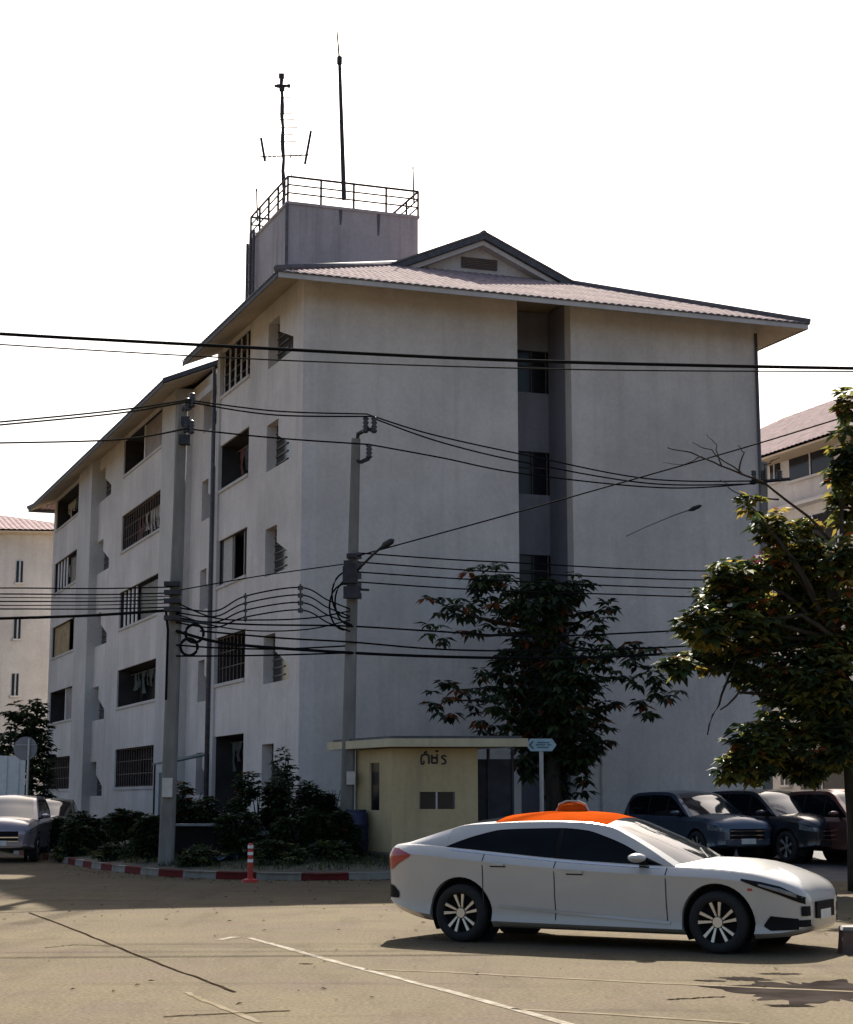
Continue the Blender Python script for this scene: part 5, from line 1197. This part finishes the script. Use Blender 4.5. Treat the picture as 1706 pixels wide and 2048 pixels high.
# dark cart with pale top edge, pale panels, blue drum behind the hedge
cb = on_verge(410, 1690, 39.4); ct_ = empty('cart', cb, 'low dark cart with a pale top edge between the shrubs right of the coil-hung pole', 'cart')
mb = MB(); mb.box(cb + Vector((0, 0, .42)), (1.45, .7, .55)); mb.build('body', M['trim_black'], ct_)
mb = MB(); mb.box(cb + Vector((.05, -.1, .725)), (1.5, .9, .045)); mb.build('top', M['panel_grey'], ct_)
for sx_ in (-.6, .6):
    mb = MB(); mb.box(cb + Vector((sx_, 0, .08)), (.07, .5, .22)); mb.build('leg', M['steel_dark'], ct_)
tpn = on_verge(428, 1700, 38.3); mb = MB(); rowsT = []
rnd = random.Random(2)
for i in range(7):
    rowsT.append([tpn + Vector((-.5 + i * .17, -.2 + j * .13, .06 + .05 * math.sin(i * 1.4 + j * 2.2) + .03 * rnd.random())) for j in range(5)])
mb.grid(rowsT); tag(mb.build('plastic_sheet', mat('blue_plastic_sheet', (.10, .17, .30), .4, var=.4, scale=8), smooth=True), 'crumpled blue plastic sheet lying in the weeds before the cart', 'sheet')
for i, (px, w_, h_, tl) in enumerate(((520, .42, .55, -.1), (566, .55, .62, .05), (598, .38, .58, .16))):
    pb = on_verge(px, 1690, 39.3 - i * .12); mb = MB(); rot = Matrix.Rotation(tl, 3, 'Y') @ Matrix.Rotation(-.18, 3, 'X')
    mb.box(pb + Vector((0, 0, h_ / 2)), (w_, .03, h_), rot); tag(mb.build('leaning_panel', M['panel_grey']), ('leftmost', 'middle', 'rightmost')[i] + ' of three pale panels leaning behind the shrubs near the red delineator', 'panel', 'pale panels in the hedge')
db = on_verge(712, 1690, 39.5); dr = empty('plastic_drum', db, 'dark blue plastic drum between the lamp-arm pole and the booth', 'drum')
mb = MB(); prof = [(.24, 0), (.27, .04), (.27, .28), (.285, .30), (.285, .34), (.27, .36), (.27, .62), (.285, .64), (.285, .68), (.27, .70), (.27, .92), (.22, .96)]
N = 18; mb.grid([[db + Vector((r_ * math.cos(2*math.pi*a/N), r_ * math.sin(2*math.pi*a/N), z_)) for a in range(N)] for r_, z_ in prof], closed=True); mb.face([db + Vector((.22 * math.cos(2*math.pi*a/N), .22 * math.sin(2*math.pi*a/N), .96)) for a in range(N)]); mb.build('body', M['blue'], dr, smooth=True)
mb = MB(); mb.tube([db + Vector((0, 0, .955)), db + Vector((0, 0, 1.0))], .23, 16); mb.build('lid', M['blue'], dr)
# lean-to awning beside the ground floor door
la = B(-.9, 10.2, 3.05); ln_ = empty('lean_to_awning', B(-.9, 10.2, .6), 'small teal sheet lean-to awning against the ground floor wall left of the door', 'awning')
mb = MB(); mb.hexa([B(-1.3, 9.3, 2.75), B(-1.3, 11.8, 2.75), B(.3, 11.8, 3.1), B(.3, 9.3, 3.1)], [B(-1.3, 9.3, 2.80), B(-1.3, 11.8, 2.80), B(.3, 11.8, 3.15), B(.3, 9.3, 3.15)]); mb.build('roof_sheet', mat('teal_sheet', (.035, .085, .085), .6, var=.25), ln_)
for t_ in (9.4, 11.7):
    mb = MB(); mb.tube([B(-1.22, t_, .5), B(-1.22, t_, 2.76)], .035, 6); mb.build('post', M['steel_dark'], ln_)
mb = MB(); mb.hexa([B(-1.1, 9.5, .5), B(-1.1, 11.6, .5), B(-1.05, 11.6, .5), B(-1.05, 9.5, .5)], [B(-1.1, 9.5, 2.5), B(-1.1, 11.6, 2.5), B(-1.05, 11.6, 2.5), B(-1.05, 9.5, 2.5)]); mb.build('side_sheet', mat('teal_cloth', (.08, .13, .15), .8, var=.25), ln_)
# brown concrete block cut by the right edge
kb_ = G(1702, 1908); cbk = empty('concrete_block', kb_, 'brown concrete block on the road at the right edge, before the sedan nose', 'block')
mb = MB(); mb.hexa([kb_ + Vector((x, y, 0)) for x, y in ((-.09, 0), (.35, -.06), (.38, .3), (-.06, .34))], [kb_ + Vector((x, y, .24)) for x, y in ((-.07, .02), (.33, -.04), (.36, .28), (-.04, .32))]); mb.build('body', M['brick_cap'], cbk)
mb = MB(); mb.hexa([kb_ + Vector((x, y, .24)) for x, y in ((-.08, .01), (.34, -.05), (.37, .29), (-.05, .33))], [kb_ + Vector((x, y, .275)) for x, y in ((-.06, .03), (.32, -.03), (.35, .27), (-.03, .31))]); mb.build('cap', M['concrete'], cbk)

M['litter_brown'] = mat('dry_leaf_brown', (.09, .055, .03), .95, spec=.0); M['litter_tan'] = mat('dry_leaf_tan', (.16, .11, .05), .95, spec=.0)
# fallen leaves and grit along the kerb and under the tree
rg = random.Random(77); mb = MB()
for _ in range(900):
    if rg.random() < .75:
        i = rg.randrange(14, len(ka) - 14); p = ka[i].lerp(ka[i + 1], rg.random()); p = p + Vector((rg.gauss(0, .5), -abs(rg.gauss(0, .7)) - .03, 0))
    else: p = Vector((rg.uniform(-6, 8), rg.uniform(13.5, 34), 0))
    p.z = .012; a = rg.uniform(0, 6.28); L = rg.uniform(.03, .085)
    leaf(mb, p, Vector((math.cos(a), math.sin(a), rg.uniform(0, .3))), Vector((0, 0, 1)), L, L * .3, rg.choices((0, 1, 2), (.4, .3, .3))[0])
tag(mb.build('leaf_litter', [M['litter_brown'], M['litter_tan'], M['joint']], recalc=False), 'scattered fallen leaves on the road and along the kerb', 'leaf litter', kind='stuff')
